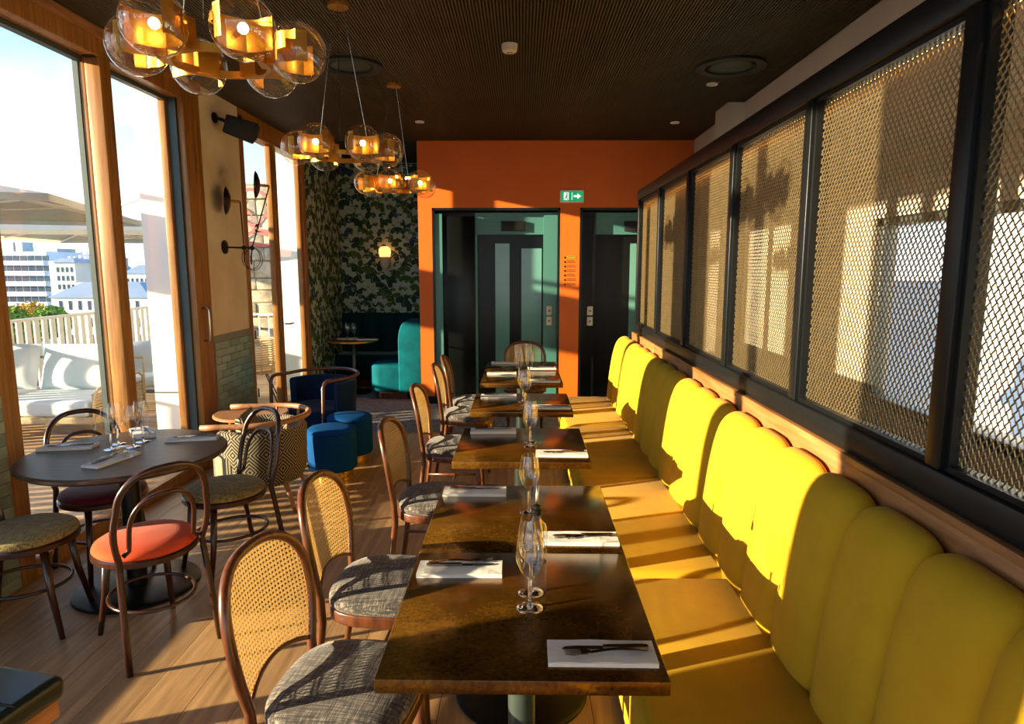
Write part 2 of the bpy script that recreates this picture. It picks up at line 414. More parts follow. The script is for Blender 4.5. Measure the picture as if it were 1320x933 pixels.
# alcove walls with the leaf wallpaper
YA = 9.9
wa = struct(MB().box(XW-.1, -1.15, YA, YA+.12, 0, HC).build('wall_alcove_back', W['paper']))
wl2 = struct(MB().box(XW-.12, XW, 8.38, YA, 0, HC).build('wall_alcove_left', W['paper']))
wr2 = struct(MB().box(-1.27, -1.15, YB+TH, YA, 0, HC).build('wall_alcove_right', W['grey']))
def leafprint(parent, width, height, place):
    rnd = random.Random(3); mb = MB()
    rows = int(height/.12)
    for r_ in range(rows):
        z = height - .05 - r_*.12
        n = int(width/.18)+2
        for k in range(n):
            s_ = -.05 + k*.18 + (.09 if r_ % 2 else 0) + rnd.uniform(-.05, .05)
            rad = rnd.uniform(.09, .15); rot = rnd.uniform(-.9, .9)
            off = .0006 + .00045*((r_*7+k*3) % 9)
            # pale striped underside first, then the dark domed leaf
            for part in (0, 1):
                pts = []
                if part == 0:
                    for i in range(9):
                        a = -PI*.15 + (PI*1.3)*i/8; rr = rad*(1.12 if i % 2 else .72); pts.append((rr*math.cos(a), -rr*math.sin(a)*.9))
                    mb.mi = 3
                else:
                    for i in range(11): a = PI*i/10; pts.append((rad*math.cos(a), rad*.78*math.sin(a)))
                    for i in range(1, 6):
                        pts.append((-rad + 2*rad*i/6, (-.22*rad if i % 2 else .10*rad)))
                    mb.mi = rnd.choices([0, 1, 2], [5, 3, 1])[0]
                c_, sn = math.cos(rot), math.sin(rot)
                P = [(s_ + c_*px - sn*pz, z + sn*px + c_*pz) for px, pz in pts]
                P = [(min(max(a, .002), width-.002), min(max(b, .01), height-.01)) for a, b in P]
                mb.add([place(a, b, off + (.0002 if part else 0)) for a, b in P], [tuple(range(len(P)))])
            # veins on the dome
            mb.mi = 3
            for i in range(1, 5):
                a = PI*i/5; c_, sn = math.cos(rot), math.sin(rot); w = .0022
                A = (0, -.0*rad); B_ = (rad*.86*math.cos(a), rad*.66*math.sin(a))
                if rnd.random() < .5: continue
                q = [(A[0]-w, A[1]), (A[0]+w, A[1]), (B_[0]+w, B_[1]), (B_[0]-w, B_[1])]
                P = [(s_ + c_*px - sn*pz, z + sn*px + c_*pz) for px, pz in q]
                P = [(min(max(a_, .002), width-.002), min(max(b, .01), height-.01)) for a_, b in P]
                mb.add([place(a_, b, off+.0003) for a_, b in P], [(0, 1, 2, 3)])
    o = mb.build('leaf_print', [W['leafA'], W['leafB'], W['leafC'], W['leafD']], parent); o['kind'] = 'stuff'
leafprint(wa, 1.45, HC, lambda s, z, d: (XW+s, YA-d, z))
leafprint(wl2, YA-8.38, HC, lambda s, z, d: (XW+d, 8.38+s, z))

# left wall: solid pier, out-of-frame window, tiled piers, sliding windows, glazed door
YS = 2.72/2.67
P1a, P1b = 3.30, 3.42
P2a, P2b = 4.30*YS, 4.41*YS
P3a, P3b = 5.42, 5.70
D0, D1 = 6.36*YS, 8.36
W1a, W1b = .62, 2.70
wl = MB().box(XW-.22, XW, -.10, W1a, 0, HC).box(XW-.22, XW, -2.5, -2.3, 0, HC).box(XW-.22, XW, W1b, P1a, 0, HC).box(XW-.22, XW, P3b, D0, 0, HC)
wl = struct(wl.build('wall_left', W['cream']))
def tiles(y0, y1, z1):
    MB().box(XW, XW+.006, y0, y1, 0, z1).build('tile_grout', W['grout'], wl)
    tw, th, g = .2, .066, .003
    me = MB().box(0, .012, 0, tw-g, 0, th-g).mesh('tile', W['tile'])
    rows = int(z1/th); cut = {}
    for r_ in range(rows):
        y = y0 - (tw/2 if r_ % 2 else 0)
        while y < y1-.01:
            a, b = max(y, y0), min(y+tw, y1); L = round(b-a, 3)
            if L > .02:
                if abs(L-tw) < .002: m = me
                else:
                    if L not in cut: cut[L] = MB().box(0, .012, 0, L-g, 0, th-g).mesh('tile', W['tile'])
                    m = cut[L]
                o = bpy.data.objects.new('tile', m); COL.objects.link(o); o.parent = wl
                o.location = (XW+.004+random.uniform(-.0015, .0015), a, r_*th+g)
            y += tw
tiles(P3b, D0, 1.12); tiles(W1b, P1a, 1.12)
def pane(parent, y0, y1, z0, z1, x=XG):
    return MB().box(x-.004, x+.004, y0, y1, z0, z1).build('pane', W['glass'], parent)
ZH = 3.06
# window_1: beside the camera, out of frame
w1 = struct(empty('window_1', (XW, W1a, 0)));
def wpart(root, name, mat, x0, x1, y0, y1, z0, z1, bevel=.004):
    L = root.location; return MB().box(x0-L.x, x1-L.x, y0-L.y, y1-L.y, z0-L.z, z1-L.z).build(name, mat, root, bevel=bevel)
wpart(w1, 'sill_board', W['oak'], XG-.05, XW+.01, W1a, W1b, 0, .22)
wpart(w1, 'header', W['oak'], XG-.05, XW+.01, W1a, W1b, ZH, HC)
wpart(w1, 'post', W['oak'], XG-.05, XW+.01, W1a, W1a+.10, .22, ZH); wpart(w1, 'post', W['oak'], XG-.05, XW+.01, W1b-.10, W1b, .22, ZH)
wpart(w1, 'post', W['oak'], XG-.05, XW, 1.70, 1.78, .22, ZH)
for a, b in ((W1a+.10, 1.70), (1.78, W1b-.10)):
    L = w1.location; MB().box(XG-.004-L.x, XG+.004-L.x, a-L.y, b-L.y, .22, ZH).build('pane', W['glass'], w1)
w4 = struct(empty('window_4_fill', (XW, -2.3, 0)))  # unseen window, added to let in more sky light and sun bounce
wpart(w4, 'sill_board', W['oak'], XG-.05, XW+.01, -2.3, -.10, 0, .22); wpart(w4, 'header', W['oak'], XG-.05, XW+.01, -2.3, -.10, ZH, HC)
for a in (-2.3, -1.25, -.20): wpart(w4, 'post', W['oak'], XG-.05, XW+.01, a, a+.10, .22, ZH)
for a, b in ((-2.2, -1.25), (-1.15, -.20)):
    L = w4.location; MB().box(XG-.004-L.x, XG+.004-L.x, a-L.y, b-L.y, .22, ZH).build('pane', W['glass'], w4)
# window_2: the big sliding window seen in the picture
w2 = struct(empty('window_2', (XW, P1a, 0)))
wpart(w2, 'post', W['oak'], XG-.06, XW+.012, P1a, P1b, 0, HC)
wpart(w2, 'threshold', W['oak'], XG-.08, XW+.012, P1b, P3a, 0, .10)
wpart(w2, 'header', W['oak'], XG-.02, XW+.005, P1b, P3b, ZH, HC)
wpart(w2, 'header_trim', W['lightoak'], XW-.02, XW+.03, P1a, P3b, HC-.075, HC)
wpart(w2, 'track', W['seal'], XG-.07, XG-.02, P1b, P3a, ZH-.03, ZH+.05, 0)
wpart(w2, 'post', W['oak'], XG-.01, XW+.012, P2a, P2b, .10, HC-.07)
wpart(w2, 'closer_block', W['black'], XG, XW-.01, P2a-.03, P2a, ZH-.01, ZH+.10)
s1 = wpart(w2, 'sash_stile', W['oak'], XG-.05, XG-.012, P2a+.002, P2a+.07, .10, ZH)
wpart(w2, 'seal_strip', W['seal'], XG-.085, XG-.05, P2a-.004, P2a+.05, .10, ZH, 0)
wpart(w2, 'sash_stile', W['oak'], XG-.09, XG-.03, P3a-.05, P3a+.08, .10, ZH)
wpart(w2, 'seal_strip', W['seal'], XG-.03, XG+.04, P3a-.02, P3a+.05, .10, ZH, 0)
wpart(w2, 'post', W['oak'], XG+.04, XW+.014, P3a, P3b-.12, 0, HC-.07)
wpart(w2, 'frame_board', W['oak'], XG-.02, XW+.008, P3b-.12, P3b, 0, HC-.07)
L = w2.location
for a, b in ((P1b, P2a+.02), (P2b-.03, P3a+.02)):
    MB().box(XG-.065-L.x, XG-.057-L.x, a-L.y, b-L.y, .10, ZH).build('pane', W['glass'], w2)
hd = MB().tube([(.0, 0, 0), (.05, 0, 0), (.055, 0, .02), (.055, 0, .26), (.05, 0, .28), (0, 0, .28)], .010, 8)
h = hd.build('pull_handle', W['steel'], w2, True); h.location = (.014, P3a+.09-P1a, 1.10)
# door_3: glazed terrace door
d3 = struct(empty('door_3', (XW, D0, 0)))
Dm = 7.38
wpart(d3, 'frame_post', W['oak'], XG-.05, XW+.012, D0, D0+.08, 0, HC-.07)
wpart(d3, 'door_stile', W['oak'], XG, XW-.02, D0+.08, D0+.13, .0, ZH-.02)
wpart(d3, 'frame_post', W['oak'], XG, XW-.01, Dm, Dm+.05, 0, HC-.07)
wpart(d3, 'door_stile', W['oak'], XG, XW-.02, Dm-.06, Dm, 0, ZH-.02)
wpart(d3, 'door_stile', W['oak'], XG, XW-.02, Dm+.05, Dm+.11, 0, ZH-.02)
wpart(d3, 'door_stile', W['oak'], XG, XW-.02, D1-.14, D1-.07, 0, ZH-.02)
wpart(d3, 'frame_post', W['oak'], XG, XW+.0, D1-.07, D1+.02, 0, HC-.07)
wpart(d3, 'header', W['oak'], XG-.05, XW+.012, D0, D1, ZH-.02, HC)
wpart(d3, 'bottom_rail', W['oak'], XG, XW-.02, D0+.08, Dm, .02, .16); wpart(d3, 'bottom_rail', W['oak'], XG, XW-.02, Dm+.11, D1-.07, .02, .16)
L = d3.location
for a, b in ((D0+.13, Dm-.06), (Dm+.11, D1-.14)):
    MB().box(XG+.02-L.x, XG+.028-L.x, a-L.y, b-L.y, .16, ZH-.02).build('pane', W['glass'], d3)
MB().tube([(0, 0, 0), (.05, 0, 0), (.055, .02, 0), (.055, .13, 0)], .009, 8).build('door_handle', W['blackmatte'], d3, True).location = (0, Dm+.09-D0, 1.08)
for z in (.4, 1.0, 1.75): MB().box(.012, .022, .09, .11, z, z+.09).build('hinge', W['steel'], d3)
# front wall behind the camera: unseen, glazed full height as added daylight fill
wf = MB().box(XW-.22, XR, -2.62, -2.5, 0, .15).box(XW-.22, XR, -2.62, -2.5, 3.1, HC)
for xx in (XW-.1, -1.1, .5, XR-.1): wf.box(xx-.06, xx+.06, -2.62, -2.5, .15, 3.1)
wfo = struct(wf.build('wall_front', W['cream'])); MB().box(XW-.1, XR, -2.566, -2.56, .15, 3.1).build('pane', W['glass'], wfo)
# right wall behind the partition
RW0, RW1, RZ0, RZ1 = .3, 3.95, .95, 2.0
m = MB().box(XR, XR+.15, -2.5, RW0, 0, HC).box(XR, XR+.15, RW1, YB, 0, HC).box(XR, XR+.15, RW0, RW1, 0, RZ0).box(XR, XR+.15, RW0, RW1, RZ1, HC)
m.box(XR-.16, XR, 6.35, 6.75, 0, HC)
wrt = struct(m.build('wall_right', W['beige']))
w3 = struct(empty('window_3', (XR, RW0, 0)))
for a in (RW0, 1.15, 2.05, 3.15, RW1-.08): wpart(w3, 'post', W['grey'], XR+.02, XR+.09, a, a+.08, RZ0, RZ1)
wpart(w3, 'header', W['grey'], XR+.02, XR+.09, RW0, RW1, RZ1-.05, RZ1); wpart(w3, 'sill', W['grey'], XR-.02, XR+.12, RW0, RW1, RZ0-.02, RZ0+.03)
MB().box(.05, .056, 0, RW1-RW0, RZ0, RZ1).build('pane', W['glass'], w3)

# ================================================================== PARTITION
XP = 1.10
pt = empty('mesh_partition', (XP, 3.0, 0)); tag(pt, 'black framed screen of bronze expanded mesh panels behind the yellow banquette', 'partition')
YP = [6.09-.888*k for k in range(8)]
ZB0, ZB1, ZT0, ZT1 = 1.125, 1.205, 2.325, 2.41
def pp(name, mat, x0, x1, y0, y1, z0, z1, bevel=.004): return MB().box(x0-XP, x1-XP, y0-3, y1-3, z0, z1).build(name, mat, pt, bevel=bevel)
pp('bottom_rail', W['frame'], XP-.045, XP+.045, YP[-1], YP[0]+.03, ZB0, ZB1)
pp('top_rail', W['frame'], XP-.045, XP+.045, YP[-1], YP[0]+.03, ZT0, ZT1)
for y in YP:
    pp('post', W['frame'], XP-.04, XP+.04, y-.03, y+.03, ZB1, ZT0)
CW, CH = .022, .0155
for i in range(7):
    y0, y1 = YP[i+1]+.03, YP[i]-.03
    fr = MB()
    for a, b, c, d in ((y0, y0+.016, ZB1, ZT0), (y1-.016, y1, ZB1, ZT0), (y0+.016, y1-.016, ZB1, ZB1+.016), (y0+.016, y1-.016, ZT0-.016, ZT0)):
        fr.box(-.025, .02, a-3, b-3, c, d)
    fr.build('panel_frame', W['frame'], pt)
    mb = MB(); z = ZB1+.006; j = 0
    n = int((y1-y0)/(CW/2))
    while z < ZT0-.004:
        prev = None
        vs = []; fs = []
        for k in range(n+1):
            y = y0 + (y1-y0)*k/n; up = ((k+j) % 2 == 0)
            zz = z + (CH/2 if up else -CH/2)*.94
            xo = .002 if up else -.002
            b = len(vs)
            vs += [(-.0016+xo, y-3, zz-.0008), (.0016+xo, y-3, zz-.0018), (.0016+xo, y-3, zz+.0008), (-.0016+xo, y-3, zz+.0018)]
            if prev is not None:
                for e_ in range(4):
                    g = (e_+1) % 4; fs.append((prev+e_, prev+g, b+g, b+e_))
            prev = b
        mb.add(vs, fs); z += CH; j += 1
    o = mb.build('mesh_panel', W['meshmetal'], pt); o['kind'] = 'stuff'
MB().box(.022, .030, YP[-1]-3+.1, YP[0]-3, ZT0-.012, ZT0-.002).build('led_strip', W['led'], pt)
# low wall with wooden ledge under the screen
lw = empty('ledge_wall', (1.05, 3.0, 0)); tag(lw, 'low wall clad in brown wood boards under the black mesh screen', 'wall')
MB().box(-.0, .12, -4.5, 3.12, 0, 1.0).build('core', W['blackmatte'], lw)
y = 6.12
while y > -.4:
    y2 = y-1.02; MB().box(-.012, .005, y2-3+.002, y-3, .90, 1.10).build('board', W['ledge'], lw, bevel=.002)
    MB().box(-.015, .02, y2-3+.002, y-3, 1.10, 1.125).build('cap', W['ledge'], lw, bevel=.002); y = y2
MB().box(.02, .12, -4.5, 3.12, 1.0, 1.12).build('core_top', W['blackmatte'], lw)

# ================================================================== BANQUETTE
bq = empty('banquette', (.6, 3.5, 0)); tag(bq, 'long yellow velvet banquette with channelled back and seat cushions', 'banquette')
prof = [(.865, .44), (.872, .55), (.885, .68), (.903, .82), (.922, .92), (.942, .985), (.965, 1.02), (.99, 1.034), (1.015, 1.03), (1.026, 1.0)]
CHW = .31
y0 = 1.518-CHW*4
yend = 6.36
def spl(t):
    n_ = len(prof)-1; k = min(max(t, 0), 1)*n_; i = min(int(k), n_-1); f = k-i
    P = [prof[min(max(i+j, 0), n_)] for j in (-1, 0, 1, 2)]
    return tuple(.5*(2*P[1][c]+(P[2][c]-P[0][c])*f+(2*P[0][c]-5*P[1][c]+4*P[2][c]-P[3][c])*f*f+(3*P[1][c]-P[0][c]-3*P[2][c]+P[3][c])*f**3) for c in (0, 1))
def chan(w):
    def fn(a, b):
        x, z = spl(b); p, q_ = spl(b-.06), spl(b+.06)
        dx, dz = q_[0]-p[0], q_[1]-p[1]; l = math.hypot(dx, dz)
        bul = .034*(1-abs(2*a-1)**4.0)*min(1, (1-b)*5+.25)
        return (min(x-.6-dz/l*bul, .43), (a-.5)*w, z+dx/l*bul)
    return MB().grid(18, 36, fn).mesh('back_channel', W['yellow'], True)
cm = chan(CHW)
n = int(round((yend-y0)/CHW)); CHX = (yend-y0)/n
for k in range(n):
    o = bpy.data.objects.new('back_channel', cm); COL.objects.link(o); o.parent = bq; o.location = (0, y0+CHX*(k+.5)-3.5, 0); o.scale.y = CHX/CHW
MB().box(.95-.6, 1.02-.6, y0-3.5, yend-3.5-.02, .1, .98).build('back_core', W['yellow'], bq)
seams = [1.26-1.28, 1.26, 2.54, 3.82, 5.10, 6.33]
for a, b in zip(seams[:-1], seams[1:]):
    MB().box(.335-.6, .875-.6, a+.003-3.5, b-.003-3.5, .29, .472).build('seat_cushion', W['yellow'], bq, bevel=.045, seg=5)
MB().box(.375-.6, .9-.6, seams[0]-3.5, seams[-1]-3.5-.01, .09, .30).build('seat_base', W['yellow'], bq, bevel=.01)
MB().box(.42-.6, .9-.6, seams[0]-3.5, seams[-1]-3.5-.03, 0, .09).build('plinth', W['blackmatte'], bq)

# ================================================================== DINING TABLES
ordn = ['nearest', 'second', 'third', 'fourth', 'fifth', 'sixth']
TY = [1.77, 2.472, 3.53, 4.67, 5.765, 6.42]
TD = [.70, .70, .70, .66, .65, .65]
def dining_table(i):
    T = empty('dining_table', (.003, TY[i], 0)); tag(T, 'bronze topped square table, %s from the camera along the banquette' % ordn[i], 'table', 'bronze tables along the banquette')
    d = TD[i]/2-.001
    MB().box(-.352, .352, -d, d, .712, .75).build('tabletop', W['bronze'], T, bevel=.003)
    MB().box(-.2, .2, -.2, .2, .70, .712).build('top_plate', W['black'], T)
    MB().lathe([(.04, .02), (.04, .70)], 20).build('pole', W['polegrey'], T, True, angle=True)
    MB().lathe([(.0, 0), (.27, 0), (.27, .008), (.255, .014), (.05, .022), (.0, .022)], 40).build('base', W['black'], T, True, angle=True)
for i in range(6): dining_table(i)

# ------------------------------------------------------------------ cane dining chairs
def cane_chair(label):
    C = empty('cane_chair'); tag(C, label, 'chair', 'cane back chairs along the bronze tables')
    z0, zs, zt, w0, w1 = .50, .70, .895, .188, .225
    def hw(z):
        if z <= zs: return w0+(w1-w0)*math.sin((z-z0)/(zs-z0)*PI/2)
        return w1*max(0, 1-((z-zs)/(zt-zs))**2.6)**(1/2.6)
    def xb(s, z): return -.185-.16*(z-.46) - .04*(1-(s/.225)**2)
    def zb(s): return .545-.045*min(1, abs(s)/.188)**2.0
    def S(s, z): return Vector((xb(s, z), s, z))
    # bent frame incl. rear legs, one continuous bentwood hoop
    half = [(-.255, .20, 0), (-.225, .195, .18), (-.20, .188, .40)]
    pts = [(x_, -y_, z_) for x_, y_, z_ in half]
    arc = []
    for k in range(9): z = z0+(zs-z0)*k/8; arc.append((hw(z), z))
    for k in range(1, 13): a = PI/2*k/12; z = zs+(zt-zs)*math.sin(a)**.85; arc.append((hw(z) if k < 12 else 0, z))
    L = [S(-a, z) for a, z in arc]; R = [S(a, z) for a, z in arc[:-1]][::-1]
    pts = [Vector(p) for p in pts] + L + R + [Vector(p) for p in half[::-1]]
    rad = [.013, .015, .017] + [.016]*(len(L)+len(R)) + [.017, .015, .013]
    MB().tube(pts, rad, 10).build('back_frame', W['walnut'], C, True)
    MB().tube([S(s, zb(s)) for s in [(-.188+.376*k/16) for k in range(17)]], .008, 6).build('cane_rail', W['walnut'], C, True)
    cb = MB(); wdt = .0009
    def run(path, off):
        seg = []
        for s, z in path:
            ok = abs(s) < hw(z)-.004 and z > zb(s)+.002 and z < zt-.004
            if ok: seg.append((s, z))
            if (not ok or (s, z) == path[-1]) and len(seg) > 1:
                vs = []
                for i, (a, b) in enumerate(seg):
                    p, q_ = seg[max(i-1, 0)], seg[min(i+1, len(seg)-1)]
                    d = Vector((q_[0]-p[0], q_[1]-p[1])).normalized(); nx, nz = -d.y*wdt, d.x*wdt
                    v1 = S(a+nx, b+nz); v2 = S(a-nx, b-nz); v1.x += off; v2.x += off; vs += [v1, v2]
                cb.add(vs, [(2*i, 2*i+1, 2*i+3, 2*i+2) for i in range(len(seg)-1)]); seg = []
            elif not ok: seg = []
    pit = .015
    for k in range(-15, 16):
        for dlt in (-.0017, .0017):
            run([(k*pit+dlt, .5+.4*j/26) for j in range(27)], 0)
    for k in range(28):
        for dlt in (-.0017, .0017):
            run([(-.23+.46*j/24, .495+k*pit+dlt) for j in range(25)], .0006)
    for k in range(-38, 39):
        c_ = k*pit
        run([(-.23+.46*j/30, .70+c_+(-.23+.46*j/30)) for j in range(31)], .0012)
        run([(-.23+.46*j/30, .70+c_-(-.23+.46*j/30)) for j in range(31)], .0018)
    o = cb.build('cane_webbing', W['cane'], C); o['kind'] = 'stuff'
    # seat: wooden ring and upholstered pad, rounded front
    def outline(k, n=36):
        a = 2*PI*k/n; ex = 2/3.0; c_, s_ = math.cos(a), math.sin(a)
        x = .215*abs(c_)**ex*(1 if c_ > 0 else -1); y = .230*abs(s_)**ex*(1 if s_ > 0 else -1)
        return x+.005, y*(1+.05*(x/.2))
    ring = MB(); n = 36
    ring.prism([outline(k) for k in range(n)], .405, .452).build('seat_ring', W['walnut'], C, bevel=.006)
    pad = MB(); levels = [(.97, .452), (.995, .462), (.99, .478), (.94, .492), (.8, .502), (.5, .507), (.0, .509)]
    vs = []; fs = []
    for f, z in levels: vs += [(outline(k)[0]*f, outline(k)[1]*f, z) for k in range(n)]
    for i in range(len(levels)-1):
        for k in range(n): fs.append((i*n+k, i*n+(k+1) % n, (i+1)*n+(k+1) % n, (i+1)*n+k))
    pad.add(vs, fs).build('seat_pad', W['tweed'], C, True)
    for s in (-1, 1):
        MB().tube([(.165, s*.165, .41), (.175, s*.17, .25), (.19, s*.178, 0)], [.019, .017, .012], 10).build('leg', W['walnut'], C, True)
        MB().tube([(.178, s*.172, .20), (-.222, s*.178, .20)], .009, 6).build('stretcher', W['walnut'], C, True)
    MB().tube([(-.02, -.173, .20), (-.02, .173, .20)], .009, 6).build('stretcher', W['walnut'], C, True)
    return C
cl = ['cane backed chair with grey tweed seat, nearest the camera, at the first bronze table',
      'cane backed chair with grey tweed seat, second from the camera, half under the bronze table',
      'cane backed chair with grey tweed seat, third from the camera, beyond the paired front tables',
      'cane backed chair, fourth from the camera, at the fourth bronze table',
      'cane backed chair, fifth from the camera, standing on the carpet edge',
      'cane backed chair, sixth and last in the left row, before the lift']
c0 = cane_chair(cl[0]); c0.location = (-.522, 1.80, 0); c0.rotation_euler.z = math.radians(-8)
for k, (x, y, a) in enumerate([(-.534, 2.45, -3), (-.45, 3.43, -2), (-.465, 4.50, 0), (-.46, 5.53, 0), (-.445, 6.05, 2)]):
    copy_to(c0, (x, y, 0), math.radians(a), cl[k+1])
copy_to(c0, (.04, 6.98, 0), math.radians(-90), 'cane backed chair at the far end of the table row, facing the camera')

# ------------------------------------------------------------------ table settings
def cutlery():
    k = MB()
    k.prism([(-.105, -.006), (-.10, -.008), (.0, -.0075), (.0, .0065), (-.06, .0075), (-.095, .004)], 0, .0012)
    k.prism([(.0, -.004), (.015, -.006), (.10, -.008), (.112, -.006), (.115, 0), (.112, .006), (.10, .008), (.015, .006), (.0, .004)], -.001, .006)
    f = MB()
    f.grid(16, 1, lambda a, b: (-.035+.145*a, (b-.5)*(.007+.010*max(0, a-.35)**1.0), .004+.006*math.sin(a*PI)))
    f.grid(16, 1, lambda a, b: (-.035+.145*a, (.5-b)*(.007+.010*max(0, a-.35)**1.0), .001+.006*math.sin(a*PI)))
    f.prism([(-.058, -.011), (-.045, -.0105), (-.034, -.004), (-.034, .004), (-.045, .0105), (-.058, .011)], .003, .0055)
    for t_ in (-.0093, -.0031, .0031, .0093):
        f.tube([(-.056, t_, .0045), (-.08, t_, .0025), (-.10, t_, .0055)], [.0016, .0015, .0008], 4)
    return k.mesh('knife', W['cutlery'], False), f.mesh('fork', W['cutlery'], False)
KN, FK = cutlery()
NAP = MB().grid(12, 4, lambda a, b: (-.135+.27*a, -.05+.1*b, .012+.0015*math.sin(a*9+b*4))).box(-.135, .135, -.05, .05, .0, .0105).box(-.133, .134, -.047, .049, .0105, .0122).mesh('napkin', W['napkin'])
def setting(x, y, z, rz, where, flip=1, sc_=1.0):
    n_ = bpy.data.objects.new('napkin', NAP); COL.objects.link(n_); n_.location = (x, y, z); n_.rotation_euler.z = rz
    tag(n_, 'folded white linen napkin %s' % where, 'napkin', 'napkins on the tables')
    R = Matrix.Rotation(rz, 4, 'Z')
    for nm, me, dy, dr in (('knife', KN, .012, .02), ('fork', FK, -.012 if flip > 0 else .03, .10)):
        o = bpy.data.objects.new(nm, me); COL.objects.link(o); p = R @ Vector((0.005, dy, 0)); o.location = (x+p.x, y+p.y, z+.0145 if nm == 'knife' else z+.0165)
        o.rotation_euler.z = rz + dr + (0 if flip > 0 else PI)
        tag(o, 'steel %s on the napkin %s' % (nm, where), nm, 'cutlery on the tables')
ST = [(-.195, 1.985, -1, 'left side of the nearest bronze table'), (.203, 1.525, 1, 'right side of the nearest bronze table'),
      (-.20, 2.725, -1, 'left side of the second bronze table'), (.212, 2.23, 1, 'right side of the second bronze table'),
      (-.165, 3.79, -1, 'left side of the third bronze table'), (.212, 3.315, 1, 'right side of the third bronze table'),
      (-.17, 4.86, -1, 'left side of the fourth bronze table'), (.21, 4.47, 1, 'right side of the fourth bronze table'),
      (-.18, 5.95, -1, 'left side of the fifth bronze table'), (.20, 5.53, 1, 'right side of the fifth bronze table'),
      (-.17, 6.62, -1, 'left side of the sixth bronze table'), (.20, 6.25, 1, 'right side of the sixth bronze table')]
for x, y, fl_, wh in ST: setting(x, y, .75, random.uniform(-.03, .03), 'at the '+wh, fl_)

def wine_glass(label, h=.235, s=1.0):
    G = empty('wine_glass'); tag(G, label, 'glass', 'wine glasses')
    MB().lathe([(.0, .006), (.012, .006), (.037*s, .002), (.038*s, .0005), (.0, .0)], 24).build('foot', W['solidglass'], G, True)
    MB().lathe([(.012, .005), (.005, .012), (.0052, .03), (.0052, h*.36), (.008, h*.40)], 12).build('stem', W['solidglass'], G, True)
    b0 = h*.395; H = h-b0
    MB().lathe([(.002, b0), (.016, b0+.006), (.030*s, b0+H*.18), (.039*s, b0+H*.36), (.0415*s, b0+H*.48), (.039*s, b0+H*.66), (.0345*s, b0+H*.85), (.0305*s, b0+H)], 28, caps=False).build('bowl', W['wine'], G, True)
    return G
g0 = wine_glass('stemmed wine glass standing frontmost on the nearest bronze table'); g0.location = (.026, 1.755, .75)
for x, y, lb in [(.03, 1.845, 'stemmed wine glass just behind the frontmost glass on the nearest bronze table'),
                 (.033, 2.50, 'stemmed wine glass on the second bronze table behind the oil bottle'),
                 (.05, 3.47, 'front stemmed wine glass of the pair on the third bronze table'), (.052, 3.57, 'rear stemmed wine glass of the pair on the third bronze table'),
                 (.03, 4.55, 'front stemmed wine glass on the fourth bronze table'), (.015, 4.68, 'rear stemmed wine glass on the fourth bronze table'),
                 (-.02, 5.72, 'left stemmed wine glass on the fifth bronze table'), (.075, 5.78, 'right stemmed wine glass on the fifth bronze table'),
                 (-.03, 6.30, 'left stemmed wine glass on the farthest bronze table'), (.07, 6.34, 'right stemmed wine glass on the farthest bronze table')]:
    copy_to(g0, (x, y, .75), 0, lb)
ob = empty('oil_bottle', (.052, 2.06, .75)); tag(ob, 'clear glass oil bottle with black stopper and steel pourer behind the front wine glasses', 'bottle')
MB().lathe([(.0, 0), (.034, 0), (.036, .006), (.036, .11), (.03, .13), (.014, .145), (.013, .165)], 24).build('body', W['wine'], ob, True)
MB().lathe([(.016, .160), (.018, .165), (.018, .180), (.012, .184), (.012, .192), (.0, .192)], 16).build('stopper', W['smoke'], ob, True, angle=True)
MB().tube([(0, 0, .19), (0, 0, .21), (.003, .0, .265)], [.005, .005, .004], 8).build('pourer', W['steel'], ob, True)

# ================================================================== LEFT GROUP
RT = (-2.09, 3.33)
rt = empty('round_table', (RT[0], RT[1], 0)); tag(rt, 'round dark wood table on a black disc base beside the window', 'table')
MB().lathe([(.0, .715), (.40, .715), (.475, .722), (.492, .735), (.492, .748), (.482, .755), (.0, .755)], 64).build('tabletop', wood('table_dark_oak', '2a2119', '54402e', .35, (2, 24, 10), 2.0), rt, True, angle=True)
MB().lathe([(.05, .02), (.05, .68), (.16, .70), (.16, .715)], 24).build('pole', W['black'], rt, True, angle=True)
MB().lathe([(.0, 0), (.31, 0), (.31, .012), (.295, .018), (.06, .024), (.0, .024)], 56).build('base', W['black'], rt, True, angle=True)

